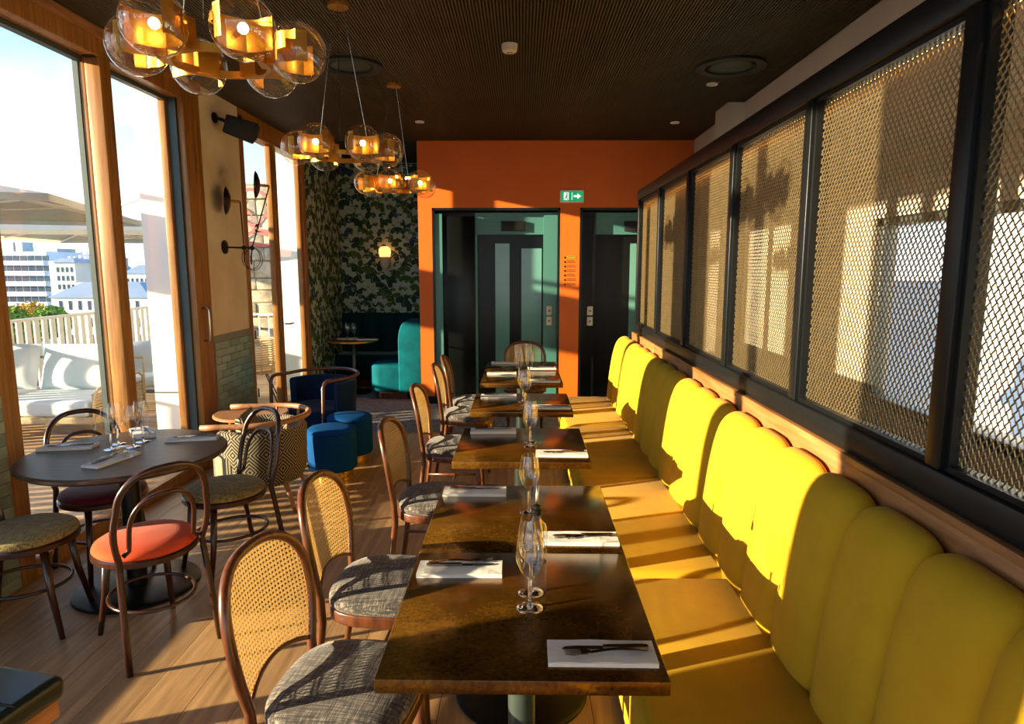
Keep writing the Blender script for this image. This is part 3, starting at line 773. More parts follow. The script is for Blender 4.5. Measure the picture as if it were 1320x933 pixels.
def bent_chair(label, seatmat):
    C = empty('bentwood_chair'); tag(C, label, 'chair', 'bentwood chairs around the round table')
    def hoop(zt, w, zs, xs, lean, pre, r, bw):
        arc = []
        for k in range(6): z = zs+(zt*.80-zs)*k/5; arc.append((w*(1+bw*math.sin(PI*k/6)), z))
        wz = arc[-1][0]; za = arc[-1][1]
        for k in range(1, 10): a = PI/2*k/9; arc.append((wz*math.cos(a)**.75 if k < 9 else 0, za+(zt-za)*math.sin(a)))
        X = lambda s, z: xs-lean*(z-zs) - .03*(1-(abs(s)/w)**2)*(1 if abs(s) < w else 0)
        L = [Vector((X(s, z), -s, z)) for s, z in arc]; R = [Vector((X(s, z), s, z)) for s, z in arc[:-1]][::-1]
        P = [Vector((a, -b, c)) for a, b, c in pre] + L + R + [Vector((a, b, c)) for a, b, c in pre[::-1]]
        return MB().tube(P, r, 10)
    hoop(.885, .175, .48, -.185, .22, [(-.265, .195, 0), (-.23, .187, .2), (-.195, .178, .42)], .0145, .12).build('back_frame', W['darkwood'], C, True)
    hoop(.765, .135, .52, -.195, .22, [(-.190, .158, .50)], .0105, .0).build('inner_hoop', W['darkwood'], C, True)
    MB().lathe([(.0, .425), (.212, .425), (.222, .432), (.222, .452), (.214, .46), (.0, .46)], 40).build('seat_ring', W['darkwood'], C, True, angle=True)
    MB().lathe([(.212, .458), (.218, .468), (.212, .482), (.19, .495), (.12, .505), (.0, .508)], 40).build('seat_pad', seatmat, C, True)
    for s in (-1, 1):
        MB().tube([(.13, s*.125, .43), (.15, s*.14, .22), (.19, s*.165, 0)], [.019, .016, .012], 10).build('leg', W['darkwood'], C, True)
    MB().tube([(-.03+.20*math.cos(2*PI*k/28), .175*math.sin(2*PI*k/28), .225) for k in range(28)], .009, 8, closed=True).build('stretcher_hoop', W['darkwood'], C, True)
    return C
b = bent_chair('dark bentwood chair with coral orange velvet seat, its back to the camera', W['orangevel']); b.location = (-1.735, 2.85, 0); b.rotation_euler.z = math.radians(140)
b = bent_chair('dark bentwood chair with olive tweed seat on the right of the round table', W['olive']); b.location = (-1.69, 3.56, 0); b.rotation_euler.z = math.radians(232)
b = bent_chair('dark bentwood chair with burgundy velvet seat between round table and window', W['burg']); b.location = (-2.36, 3.52, 0); b.rotation_euler.z = math.radians(-38)
b = bent_chair('dark bentwood chair with olive tweed seat, cut off at the left edge of the picture', W['olive']); b.location = (-2.36, 2.93, 0); b.rotation_euler.z = math.radians(12)
# settings on the round table
for x, y, a, wh in [(-2.44, 3.385, .18, 'at the window end of the round table'), (-2.06, 3.16, 1.35, 'at the front of the round table'), (-1.86, 3.58, .22, 'at the right of the round table'), (-2.22, 3.70, -.9, 'at the back of the round table')]:
    setting(x, y, .755, a, wh, random.choice((1, -1)))
for x, y, lb in [(-2.19, 3.36, 'large wine glass, leftmost of the four on the round table'), (-2.22, 3.47, 'large wine glass at the back left on the round table'),
                 (-2.10, 3.41, 'large wine glass at the front right on the round table'), (-2.11, 3.52, 'large wine glass, rightmost of the four on the round table')]:
    copy_to(g0, (x, y, .755), 0, lb)
tg = empty('tumbler', (-2.04, 3.17, .7705)); tag(tg, 'small glass tumbler lying on the front napkin of the round table', 'glass')
MB().lathe([(.0, 0), (.024, 0), (.03, .06), (.031, .075), (.030, .075), (.029, .06), (.022, .005), (.0, .005)], 20, T=Matrix.Translation((0, 0, .031)) @ Matrix.Rotation(PI/2, 4, 'Y')).build('body', W['wine'], tg, True)

# leather stool lower left
ls = empty('leather_stool', (-1.73, 1.67, 0), math.radians(-12)); tag(ls, 'dark green leather stool on a wooden frame in the bottom left corner', 'stool')
MB().box(-.26, .26, -.26, .26, .38, .46).build('seat_pad', W['leather'], ls, bevel=.03, seg=4)
for s in (-1, 1): MB().tube([(-.255, s*.09, .461), (.0, s*.09, .463), (.255, s*.09, .461)], .003, 5).build('seam', W['leather'], ls, True)
MB().box(-.24, .24, -.24, .24, .32, .38).build('seat_frame', W['lightoak'], ls, bevel=.006)
for a in (-1, 1):
    for c in (-1, 1): MB().tube([(a*.20, c*.20, .34), (a*.22, c*.22, 0)], [.024, .016], 10).build('leg', W['lightoak'], ls, True)

# side table
sd = empty('side_table', (-2.30, 5.42, 0)); tag(sd, 'small round brown wood side table below the tiled pier', 'table')
MB().lathe([(.0, .47), (.29, .47), (.305, .48), (.305, .492), (.295, .50), (.0, .50)], 48).build('tabletop', W['lightoak'], sd, True, angle=True)
for k in range(4):
    a = PI/4+k*PI/2; MB().tube([(.17*math.cos(a), .17*math.sin(a), .47), (.22*math.cos(a), .22*math.sin(a), 0)], [.02, .015], 10).build('leg', W['lightoak'], sd, True)

# barrel armchairs with a bent wooden rail
def barrel(name, label, shell_m, seat_m, wood_m, loc, rz, zr, z_shell0, z_shell1, R=.31, legs_up=False, wrap=75):
    C = empty(name, loc, rz); tag(C, label, 'armchair')
    n = 28; a0, a1 = math.radians(wrap), math.radians(360-wrap)
    def ring(a, r): return r*math.cos(a), r*1.02*math.sin(a)
    mb = MB()
    prof_ = [(R-.075, z_shell0), (R-.07, z_shell1-.03), (R-.055, z_shell1-.006), (R-.035, z_shell1), (R-.012, z_shell1-.008), (R, z_shell1-.03), (R-.02, z_shell0+.05), (R-.045, z_shell0)]
    vs = []
    for k in range(n+1):
        a = a0+(a1-a0)*k/n
        for r, z in prof_: x, y = ring(a, r); vs.append((x, y, z))
    m_ = len(prof_); fs = []
    for k in range(n):
        for i in range(m_): j = (i+1) % m_; fs.append((k*m_+i, (k+1)*m_+i, (k+1)*m_+j, k*m_+j))
    fs += [tuple(range(m_)), tuple(n*m_+i for i in range(m_))[::-1]]
    mb.add(vs, fs).build('back_shell', shell_m, C, True, angle=True)
    pad = []
    for k in range(30):
        a = 2*PI*k/30; x = (R-.06)*abs(math.cos(a))**.8*(1 if math.cos(a) > 0 else -1); y = (R-.03)*abs(math.sin(a))**.8*(1 if math.sin(a) > 0 else -1); pad.append((x+.05, y))
    MB().prism(pad, z_shell0-.02, .44).build('seat_cushion', seat_m, C, bevel=.035, seg=4)
    # rail: arm ends run forward from the hoop, then drop into the front legs
    P = []
    for k in range(25):
        a = math.radians(80)+math.radians(200)*k/24; x, y = ring(a, R+.015); P.append(Vector((x, y, zr+.01*math.cos(a-PI))))
    f1 = [Vector((.30, R+.02, 0)), Vector((.285, R+.02, .3)), Vector((.275, R+.022, zr-.05)), Vector((.255, R+.022, zr-.012)), Vector((.22, R+.02, zr))]
    f2 = [Vector((p.x, -p.y, p.z)) for p in f1]
    if legs_up:
        MB().tube(f1+P+f2[::-1], .0165, 10).build('bent_rail', wood_m, C, True)
    else:
        e1 = [Vector((.30, R+.02, zr-.002)), Vector((.2, R+.02, zr))]; e2 = [Vector((p.x, -p.y, p.z)) for p in e1]
        MB().tube(e1+P+e2[::-1], .020, 10).build('bent_rail', wood_m, C, True)
        for s in (-1, 1): MB().tube([(.22, s*(R-.03), z_shell0), (.27, s*(R+.0), 0)], [.02, .013], 10).build('leg', wood_m, C, True)
        for a in (100, 140, 180, 220, 260):
            x, y = ring(math.radians(a), R-.03); MB().tube([(x, y, z_shell1-.02), (x*1.04, y*1.04, zr)], .010, 8).build('rail_support', wood_m, C, True)
    for s in (-1, 1): MB().tube([(-.20, s*(R-.12), z_shell0+.02), (-.27, s*(R-.08), 0)], [.02, .013], 10).build('leg', wood_m, C, True)
    return C
barrel('armchair', 'armchair in black and cream diamond weave with a wooden rail, behind the round table', W['diamond'], W['diamondseat'], W['lightoak'], (-1.90, 4.62, 0), math.radians(188), .655, .20, .60, .325, False, 42)
barrel('armchair', 'navy velvet barrel armchair with dark bent wood arms beside the terrace door', W['navy'], W['navy'], W['walnut'], (-1.90, 6.05, 0), math.radians(238), .72, .14, .68, .335, True)
# loose cushion on the woven armchair
cu = MB().grid(10, 10, lambda a, b: (-.18+.36*a, -.18+.36*b, .05*(math.sin(PI*a)*math.sin(PI*b))**.5))
cu.grid(10, 10, lambda a, b: (.18-.36*a, -.18+.36*b, -.05*(math.sin(PI*a)*math.sin(PI*b))**.5))
o = cu.build('cushion', W['diamondseat'], None, True); tag(o, 'black and cream woven cushion leaning inside the diamond weave armchair', 'cushion')
o.location = (-1.93, 4.56, .575); o.scale = (.75, .85, .8); o.rotation_euler = (0, math.radians(72), math.radians(8))

# poufs
def pouf(label, loc):
    C = empty('pouf', loc); tag(C, label, 'pouf', 'blue velvet poufs')
    MB().lathe([(.0, .085), (.185, .085), (.198, .10), (.198, .375), (.19, .392), (.0, .392)], 48).build('body', W['blue'], C, True, angle=True)
    MB().lathe([(.19, .388), (.199, .395), (.198, .408), (.185, .420), (.12, .428), (.0, .431)], 48).build('lid', W['blue'], C, True)
    MB().lathe([(.0, 0), (.16, 0), (.16, .085), (.0, .085)], 48).build('base_band', W['gold'], C, True, angle=True)
    return C
pouf('blue velvet pouf with gold base, the nearer of two', (-1.555, 5.21, 0)); pouf('blue velvet pouf with gold base, the one behind', (-1.53, 5.67, 0))

# ================================================================== ALCOVE BOOTH
bs = empty('booth_bench', (-2.0, 9.45, 0)); tag(bs, 'dark teal velvet booth bench with channelled back under the leaf wallpaper', 'bench')
chw = .284
def bch(a, b):
    z = .45+.60*b; bul = .05*(1-abs(2*a-1)**2.6)
    return ((a-.5)*chw, .37-bul-.0+.05*b-(0 if b < .96 else -.02), z)
bm = MB().grid(10, 12, bch).mesh('back_channel', W['darkteal'], True)
for k in range(5):
    o = bpy.data.objects.new('back_channel', bm); COL.objects.link(o); o.parent = bs; o.location = (XW+2.008+chw*(k+.5), -.03, 0)
MB().box(XW+2.01, -1.29+2.0, -.10, .36, .30, .47).build('seat_cushion', W['darkteal'], bs, bevel=.03, seg=4)
MB().box(XW+2.01, -1.29+2.0, -.06, .43, .10, .30).build('seat_base', W['darkteal'], bs)
MB().box(XW+2.01, -1.29+2.0, -.02, .43, .003, .10).build('plinth', W['walnut'], bs)
be = empty('booth_end_seat', (-1.6, 8.72, 0)); tag(be, 'bright teal velvet end seat of the booth beside the orange wall', 'bench')
pl = []
for k in range(13): a = PI/2+PI/2*k/12; pl.append((-.40+.16+ .16*math.cos(a)*1.0, .30-.16+.16*math.sin(a)))
for k in range(13): a = PI+PI/2*k/12; pl.append((-.40+.16+.16*math.cos(a), -.30+.16+.16*math.sin(a)))
pl += [(.10, -.30), (.10, .30)]
MB().prism(pl, .10, .46).build('seat_cushion', W['tealvel'], be, bevel=.04, seg=4)
MB().prism([(x*.92+.01, y*.88) for x, y in pl], 0, .10).build('plinth', W['walnut'], be)
arch = [(.0, .10)] + [(.10-.10*math.cos(PI/2*k/8)*1.0+.0, .75+.28*math.sin(PI/2*k/8)) for k in range(9)] + [(.31, 1.03), (.31, .10)]
MB().prism(arch, -.34, .30, 'y').build('backrest', W['tealvel'], be, bevel=.02, seg=3)
btb = empty('booth_table', (-2.31, 8.92, 0)); tag(btb, 'small round brass rimmed table in front of the dark teal booth', 'table')
MB().lathe([(.0, .715), (.335, .715), (.345, .72), (.345, .738), (.335, .742), (.0, .742)], 48).build('tabletop', W['brass'], btb, True, angle=True)
MB().lathe([(.0, .742), (.33, .742), (.33, .744), (.0, .744)], 48).build('top_inlay', wood('booth_top', '2a2119', '54402e', .35), btb)
MB().lathe([(.028, .02), (.028, .715)], 16).build('pole', W['grey'], btb, True); MB().lathe([(.0, 0), (.22, 0), (.22, .015), (.0, .02)], 36).build('base', W['black'], btb, True, angle=True)
for x, y, lb in [(-2.36, 8.80, 'left wine glass on the brass rimmed booth table'), (-2.27, 8.80, 'right wine glass on the brass rimmed booth table')]:
    copy_to(g0, (x, y, .744), 0, lb)
setting(-2.10, 8.86, .744, .05, 'at the right of the brass rimmed booth table', 1); setting(-2.40, 8.95, .744, .1, 'at the left of the brass rimmed booth table', 1)
wlamp = empty('wall_lamp', (-2.03, YA, 1.88)); tag(wlamp, 'small capsule wall lamp with glowing top on the leaf wallpaper', 'lamp')
MB().lathe([(.0, -.19), (.05, -.17), (.075, -.12), (.075, .0)], 24, (0, -.09, 0)).build('lower_shade', W['plastic'], wlamp, True)
MB().lathe([(.075, .0), (.09, .06), (.085, .12), (.05, .15), (.0, .155)], 24, (0, -.09, 0)).build('upper_shade', W['lampglow'], wlamp, True)
MB().box(-.02, .02, -.06, .0, -.04, .02).build('bracket', W['brass'], wlamp)

# ================================================================== CHANDELIERS
def chandelier(label, loc, phase):
    C = empty('chandelier', loc); tag(C, label, 'chandelier', 'glass globe chandeliers')
    h = HC-loc[2]
    MB().lathe([(.0, h), (.06, h), (.06, h-.03), (.0, h-.03)], 24).build('ceiling_rose', W['brass'], C, True, angle=True)
    R = .26
    MB().lathe([(.150, -.055), (.165, -.055), (.165, -.03), (.150, -.03), (.150, -.055)], 40, caps=False).build('lower_ring', W['brass'], C, True, angle=True)
    for k in range(3):
        a = math.radians(phase+30+120*k); MB().tube([(.03*math.cos(a), .03*math.sin(a), h-.03), (.17*math.cos(a), .17*math.sin(a), .03)], .0022, 5).build('suspension_cable', W['steel'], C)
    for k in range(6):
        a = math.radians(phase+60*k); cx, cy_ = R*math.cos(a), R*math.sin(a)
        gl = MB().sphere((cx, cy_, 0), .1, 32).build('globe', W['globe'], C, True)
        # brass ribbon wrapping the inner side of each globe
        band = MB(); nb = 20; sp = math.radians(118)
        vs = []
        for i in range(nb+1):
            t_ = a+PI-sp+2*sp*i/nb
            ro = .076 if abs(i-nb/2) < nb/2-2 else .088
            for rr, zz in ((ro, -.05), (ro, .05), (ro+.003, .05), (ro+.003, -.05)):
                vs.append((cx+rr*math.cos(t_), cy_+rr*math.sin(t_), zz))
        fs = []
        for i in range(nb):
            for j in range(4): l = (j+1) % 4; fs.append((i*4+j, (i+1)*4+j, (i+1)*4+l, i*4+l))
        band.add(vs, fs).build('brass_band', W['brass'], C, True, angle=True)
        T = Matrix.Translation((cx*.58, cy_*.58, 0)) @ Matrix.Rotation(a, 4, 'Z')
        MB().box(-.02, .04, -.035, .035, -.05, .05, T).build('bracket_plate', W['brass'], C)
        bx, by = cx, cy_
        MB().sphere((bx, by, -.002), .017, 12).build('bulb', W['bulb'], gl, True)
        MB().tube([(cx*.72, cy_*.72, -.002), (cx*.95, cy_*.95, -.002)], .009, 8).build('lamp_holder', W['brass'], gl, True)
    return C
chandelier('brass chandelier with six seeded glass globes, nearest to the camera', (-1.04, 2.36, 2.46), 10)
chandelier('brass chandelier with six seeded glass globes, the middle of the three', (-1.07, 4.04, 2.42), 10)
chandelier('brass chandelier with glass globes, farthest, before the leaf wallpaper', (-1.07, 5.72, 2.42), 30)

# ================================================================== WALL AND CEILING FITTINGS
spk = empty('wall_speaker', (XW, 5.98, 3.03)); tag(spk, 'black loudspeaker tilted down from the top of the plaster pier', 'speaker')
MB().lathe([(.0, 0), (.045, 0), (.045, .015), (.0, .02)], 20, T=Matrix.Rotation(PI/2, 4, 'Y')).build('wall_plate', W['black'], spk, True, angle=True)
MB().tube([(0, 0, 0), (.08, -.02, -.02), (.12, -.02, -.04)], .014, 8).build('bracket', W['black'], spk, True)
T = Matrix.Translation((.22, .02, -.09)) @ Matrix.Rotation(math.radians(18), 4, 'Y') @ Matrix.Rotation(math.radians(24), 4, 'Z')
MB().prism([(-.13, -.075), (.13, -.09), (.15, -.04), (.15, .06), (.13, .09), (-.13, .075)], -.075, .075, 'y', T).build('cabinet', W['blackmatte'], spk, bevel=.008)
MB().prism([(.151, -.04), (.154, -.04), (.154, .055), (.151, .055)], -.06, .06, 'y', T).build('grille', W['black'], spk)

scn = empty('double_arm_wall_lamp', (XW, 6.03, 1.905)); tag(scn, 'black wall lamp with two jointed arms, dish shades and a looped cable', 'lamp')
MB().lathe([(.0, 0), (.062, 0), (.062, .012), (.03, .024), (.0, .026)], 24, T=Matrix.Rotation(PI/2, 4, 'Y')).build('wall_plate', W['black'], scn, True, angle=True)
pv = Vector((.28, -.06, -.01)); tA = Vector((.28, -.09, .41)); tB = Vector((.42, .06, .55)); bB = Vector((.27, -.08, -.13))
MB().tube([(0, 0, 0), tuple(pv)], .008, 8).build('wall_arm', W['black'], scn, True)
MB().sphere(tuple(pv), .022, 12).build('joint', W['black'], scn, True)
MB().sphere((.20, -.045, -.008), .022, 12).build('joint', W['black'], scn, True)
MB().tube([(.20, -.045, -.14), (.20, -.045, 0), (.195, -.06, .40)], .006, 6).build('lamp_arm', W['black'], scn, True)
MB().tube([tuple(bB), tuple(pv), tuple(tB)], .006, 6).build('lamp_arm', W['black'], scn, True)
for nm, e_, dsp in (('A', Vector((.195, -.06, .40)), Vector((-.9, -.25, .05)).normalized()), ('B', tB, Vector((-.9, -.25, .05)).normalized())):
    q_ = dsp.to_track_quat('Z', 'Y').to_matrix().to_4x4()
    T = Matrix.Translation(e_) @ q_
    MB().lathe([(.010, 0), (.012, .02), (.012, .075), (.022, .085)], 12, T=T, caps=False).build('knuckle', W['brass'], scn, True)
    MB().lathe([(.018, .078), (.05, .083), (.10, .10), (.125, .118), (.122, .120), (.09, .105), (.0, .092)], 28, T=T).build('dish_shade', W['black'], scn, True)
loop = [Vector((.25 + .085*math.sin(2*PI*k/20), -.02, -.10 - .10*math.cos(2*PI*k/20))) for k in range(20)]
MB().tube(loop, .003, 5, closed=True).build('cable', W['blackmatte'], scn, True)
MB().tube([p*1 + Vector((.012, .02, -.01)) for p in loop], .003, 5, closed=True).build('cable', W['blackmatte'], scn, True)

def ceil_disc(label, x, y, r):
    o = empty('ceiling_speaker', (x, y, HC-.012)); tag(o, label, 'speaker', 'round ceiling speakers')
    MB().lathe([(r*.72, 0), (r*.72, -.012), (r*.80, -.022), (r, -.018), (r, 0)], 40, caps=False).build('rim', W['blackmatte'], o, True, angle=True)
    MB().lathe([(.0, -.008), (r*.3, -.012), (r*.5, -.006), (r*.72, -.004)], 40).build('cone', W['polegrey'], o, True)
ceil_disc('round black ceiling speaker near the window side above the chandelier cables', -1.29, 5.19, .235)
ceil_disc('round black ceiling speaker on the right above the mesh screen', 1.586, 5.25, .26)
sm = empty('smoke_detector', (-.084, 4.745, HC-.012)); tag(sm, 'round cream smoke detector in the middle of the dark ceiling', 'smoke detector')
MB().lathe([(.0, -.055), (.035, -.055), (.05, -.045), (.055, -.02), (.055, 0), (.0, 0)], 28).build('body', W['plastic'], sm, True, angle=True)
MB().lathe([(.018, -.058), (.022, -.058), (.022, -.054), (.018, -.054), (.018, -.058)], 20, caps=False).build('vent_ring', W['grey'], sm, True)
for x, y, lb in [(1.584, 5.733, 'small white ceiling spotlight beside the right ceiling speaker'), (1.611, 7.18, 'small white ceiling spotlight at the back right by the orange wall'), (-1.067, 7.108, 'small white ceiling spotlight at the back left by the orange wall')]:
    o = empty('ceiling_spotlight', (x, y, HC-.012)); tag(o, lb, 'spotlight', 'ceiling spotlights')
    MB().lathe([(.03, 0), (.03, -.004), (.045, -.012), (.048, 0)], 24, caps=False).build('rim', W['signwhite'], o, True)
    MB().lathe([(.0, -.003), (.03, -.003), (.03, 0)], 24).build('lens', W['plastic'], o, True)
# exit sign
ex = empty('exit_sign', (.612, YB, 2.578)); tag(ex, 'green emergency exit sign with white running figure and arrow on the orange wall', 'sign')
MB().box(-.145, .145, -.03, 0, -.075, .075).build('housing', W['signwhite'], ex, bevel=.006)
MB().box(-.128, .128, -.034, -.03, -.058, .058).build('green_face', W['exitgreen'], ex)
s = MB()
s.box(-.10, -.04, -.036, -.0341, -.045, .045)
s.build('door_symbol', W['litwhite'], ex)
s = MB(); s.prism([(.02, -.012), (.065, -.012), (.065, -.035), (.11, 0), (.065, .035), (.065, .012), (.02, .012)], -.036, -.0341, 'y').build('arrow', W['litwhite'], ex)
s = MB()
s.lathe([(.0, 0), (.009, 0), (.009, .001), (.0, .001)], 12, T=Matrix.Translation((-.06, -.0361, .03)) @ Matrix.Rotation(PI/2, 4, 'X'))
s.prism([(-.07, .018), (-.052, .018), (-.058, -.012), (-.048, -.04), (-.056, -.042), (-.068, -.016), (-.085, -.04), (-.092, -.036), (-.078, -.008)], -.0375, -.0361, 'y')
s.build('running_figure', W['exitgreen'], ex)
MB().box(-.004, .004, -.036, -.0341, -.045, .045).build('divider', W['litwhite'], ex)
# directory lettering on the orange wall: column of dots and rows of small text strokes
sg = empty('floor_directory', (.595, YB, 1.68)); tag(sg, 'small black printed floor directory on the orange wall between the lifts', 'sign')
MB().box(-.035, .075, -.003, 0, .15, .185).build('ochre_bar', W['ochre'], sg)
for k in range(7):
    z = .165-.055*k
    MB().lathe([(.0, 0), (.013, 0), (.013, .002), (.0, .002)], 14, T=Matrix.Translation((-.055, -.0005, z)) @ Matrix.Rotation(PI/2, 4, 'X')).build('dot', W['blackmatte'], sg)
    tx = MB()
    for r_ in range(2):
        xx = -.03
        while xx < .065:
            w_ = random.uniform(.006, .016); tx.box(xx, xx+w_, -.004, -.0001, z+.010-.018*r_, z+.016-.018*r_); xx += w_+.004
    tx.build('text_row', W['blackmatte'], sg)

# ================================================================== TERRACE
dk = struct(MB().box(-7.2, XW-.23, 0, 13, -.16, -.06).build('terrace_floor', W['deck']))
pit = .115; me = MB().box(-7.2, XW-.24, 0, pit-.008, -.06, -.03).mesh('deck_board', W['deck'])
y = .6
while y < 12.5:
    o = bpy.data.objects.new('deck_board', me); COL.objects.link(o); o.parent = dk; o.location = (0, y, random.uniform(-.002, .002)); y += pit
wc = struct(MB().box(-3.42, XW-.225, 5.95, 6.45, -.03, 4.2).build('wall_terrace_column', W['white']), 'tall white rendered column outside the window')
MB().box(-3.424, XW-.26, 5.946, 6.454, .56, .575).build('joint_groove', W['grey'], wc)
struct(MB().box(-3.52, XW-.25, 9.35, 9.7, -.03, 4.6).build('wall_terrace_end', W['white']))
# railing
rl = empty('terrace_railing', (-6.35, 5, 0)); tag(rl, 'white slatted terrace railing behind the outdoor sofa', 'railing')
MB().box(-.03, .03, -3.0, 6.4, 1.04, 1.075).build('top_rail', W['parasolrib'], rl); MB().box(-.02, .02, -3.0, 6.4, .06, .09).build('bottom_rail', W['parasolrib'], rl)
me = MB().box(-.012, .012, 0, .085, .09, 1.04).mesh('slat', W['parasolrib']); yy = -2.9
while yy < 6.3:
    o = bpy.data.objects.new('slat', me); COL.objects.link(o); o.parent = rl; o.location = (0, yy, 0); yy += .15
# outdoor sofa, facing the camera
sf = empty('outdoor_sofa', (-5.2, 6.75, -.03)); tag(sf, 'pale grey outdoor sofa with rope arms on the sunny terrace', 'sofa')
MB().box(-1.0, .95, -.45, .45, .20, .27).build('seat_frame', W['cord'], sf, bevel=.01)
for a in (-.6, .92):
    for c in (-.4, .4): MB().tube([(a, c, .2), (a-.04, c, 0)], [.018, .014], 8).build('leg', W['grey'], sf, True)
for k in range(2): MB().box(-.98+.95*k, -.05+.95*k, -.46, .35, .27, .44).build('seat_cushion', W['cushion'], sf, bevel=.05, seg=4)
T0 = Matrix.Rotation(math.radians(-14), 4, 'X')
for k in range(2):
    m = MB(); w_ = .44
    for sgn in (1, -1):
        m.grid(14, 14, lambda a, b, s=sgn: (s*(-w_+2*w_*a), s*-.11*(math.sin(PI*a)*math.sin(PI*b))**.45, -.25+.5*b))
    o = m.build('back_cushion', W['cushion'], sf, True); o.location = (-.52+.92*k, .25, .68); o.rotation_euler.x = math.radians(-16)
m = MB()
for z in range(8): m.tube([(.93, -.42+.0*z, .28+.03*z), (.965, 0, .28+.03*z), (.93, .42, .28+.03*z)], .012, 6)
m.build('rope_arm', W['cord'], sf, True)
MB().tube([(.94, -.44, .2), (.95, -.43, .48), (.95, -.35, .54), (.95, .35, .60), (.94, .44, .55), (.93, .45, .2)], .015, 8).build('arm_frame', W['cord'], sf, True)
MB().tube([(-1.0, .46, .25), (-1.0, .5, .75), (.93, .5, .75), (.93, .46, .25)], .015, 8).build('back_frame', W['cord'], sf, True)
# dark rope chair behind the sofa
rc = empty('rope_chair', (-4.75, 8.1, -.03), math.radians(-60)); tag(rc, 'dark rope terrace chair with grey cushion between sofa and white column', 'chair')
MB().box(-.3, .3, -.3, .3, .28, .42).build('seat_cushion', W['cushion'], rc, bevel=.05, seg=3)
for k in range(14):
    a = math.radians(100+160*k/13); MB().tube([(.30*math.cos(a), .32*math.sin(a), .2), (.36*math.cos(a), .38*math.sin(a), .78)], .009, 6).build('rope_strand', W['blackmatte'], rc, True)
MB().tube([(.36*math.cos(math.radians(95+170*k/20)), .38*math.sin(math.radians(95+170*k/20)), .78) for k in range(21)], .014, 8).build('top_rail', W['blackmatte'], rc, True)
for a in (-1, 1):
    for c in (-1, 1): MB().tube([(a*.24, c*.24, .28), (a*.28, c*.28, 0)], .013, 8).build('leg', W['blackmatte'], rc, True)
o = MB().grid(10, 10, lambda a, b: (-.2+.4*a, -.07*(math.sin(PI*a)*math.sin(PI*b))**.5, -.2+.4*b)).grid(10, 10, lambda a, b: (.2-.4*a, .07*(math.sin(PI*a)*math.sin(PI*b))**.5, -.2+.4*b)).build('cushion', W['cushion'], None, True)
tag(o, 'grey cushion standing on the dark rope terrace chair', 'cushion'); o.location = (-4.70, 8.02, .62); o.rotation_euler = (math.radians(-12), 0, math.radians(30))
# rattan chairs near the door
def rattan(label, loc, rz):
    C = empty('rattan_chair', loc, rz); tag(C, label, 'chair', 'rattan terrace chairs')
    for k in range(15):
        z = .40+.03*k; a0_ = 75; P = []
        for j in range(13):
            a = math.radians(a0_+(360-2*a0_)*j/12); r_ = .25+.05*(z-.4); P.append((r_*math.cos(a), r_*1.05*math.sin(a), z))
        MB().tube(P, .0085, 5).build('rattan_band', W['rattan'], C, True)
    for j in range(0, 13, 2):
        a = math.radians(75+210*j/12); MB().tube([(.25*math.cos(a), .26*math.sin(a), .38), (.275*math.cos(a), .288*math.sin(a), .84)], .007, 5).build('upright', W['rattan'], C, True)
    MB().lathe([(.0, .40), (.24, .40), (.255, .415), (.24, .43), (.0, .435)], 28).build('seat', W['rattan'], C, True)
    for a in (-1, 1):
        for c in (-1, 1): MB().tube([(a*.12, c*.12, .40), (a*.26, c*.24, 0)], .009, 6).build('leg', W['blackmatte'], C, True)
    return C
rattan('rattan terrace chair seen through the glazed door', (-3.50, 8.45, -.03), math.radians(200))
o = MB().grid(10, 10, lambda a, b: (-.17+.34*a, -.05*(math.sin(PI*a)*math.sin(PI*b))**.5, -.15+.3*b)).grid(10, 10, lambda a, b: (.17-.34*a, .05*(math.sin(PI*a)*math.sin(PI*b))**.5, -.15+.3*b)).build('cushion', W['cushion'], None, True)
tag(o, 'pale cushion standing up on the rattan chair outside the door', 'cushion'); o.location = (-3.50, 8.45, .57); o.rotation_euler = (.3, 0, .5)
# end railing of thin white bars in front of the stone wall
er = empty('bar_railing', (-4.3, 10.4, -.03)); tag(er, 'thin white bar railing in front of the rubble stone wall', 'railing')
MB().box(-1.6, .8, -.015, .015, 1.0, 1.03).build('top_rail', W['parasolrib'], er); MB().box(-1.6, .8, -.015, .015, .1, .13).build('bottom_rail', W['parasolrib'], er)
for k in range(16): MB().tube([(-1.55+.15*k, 0, .0 if k % 5 == 0 else .1), (-1.55+.15*k, 0, 1.0)], .011, 6).build('bar', W['parasolrib'], er)
# rubble stone wall with red graffiti
sw = empty('stone_wall', (-4.4, 11.2, -.03)); tag(sw, 'rubble stone wall with red graffiti beyond the terrace', 'wall')
MB().box(-1.4, 1.1, 0, .4, 0, 3.15).build('mortar_core', W['mortar'], sw)
z = .45; rs = random.Random(5)
while z < 3.1:
    h = rs.uniform(.18, .30); h = min(h, 3.15-z); xx = -1.4
    while xx < 1.08:
        w_ = min(rs.uniform(.22, .45), 1.1-xx); d = rs.uniform(.02, .06)
        MB().prism([(xx+.012, z+.02), (xx+.03, z+.008), (xx+w_-.03, z+.012), (xx+w_-.01, z+.03), (xx+w_-.012, z+h-.03), (xx+w_-.035, z+h-.01), (xx+.03, z+h-.012), (xx+.01, z+h-.035)], -d, .02, 'y').build('stone', W['stone'], sw, bevel=.008)
        xx += w_
    z += h
MB().box(-1.4, 1.1, -.12, .02, 0, .45).build('plinth', plain('green_plinth', '5d6b62', .9, 0, .15, 4), sw)
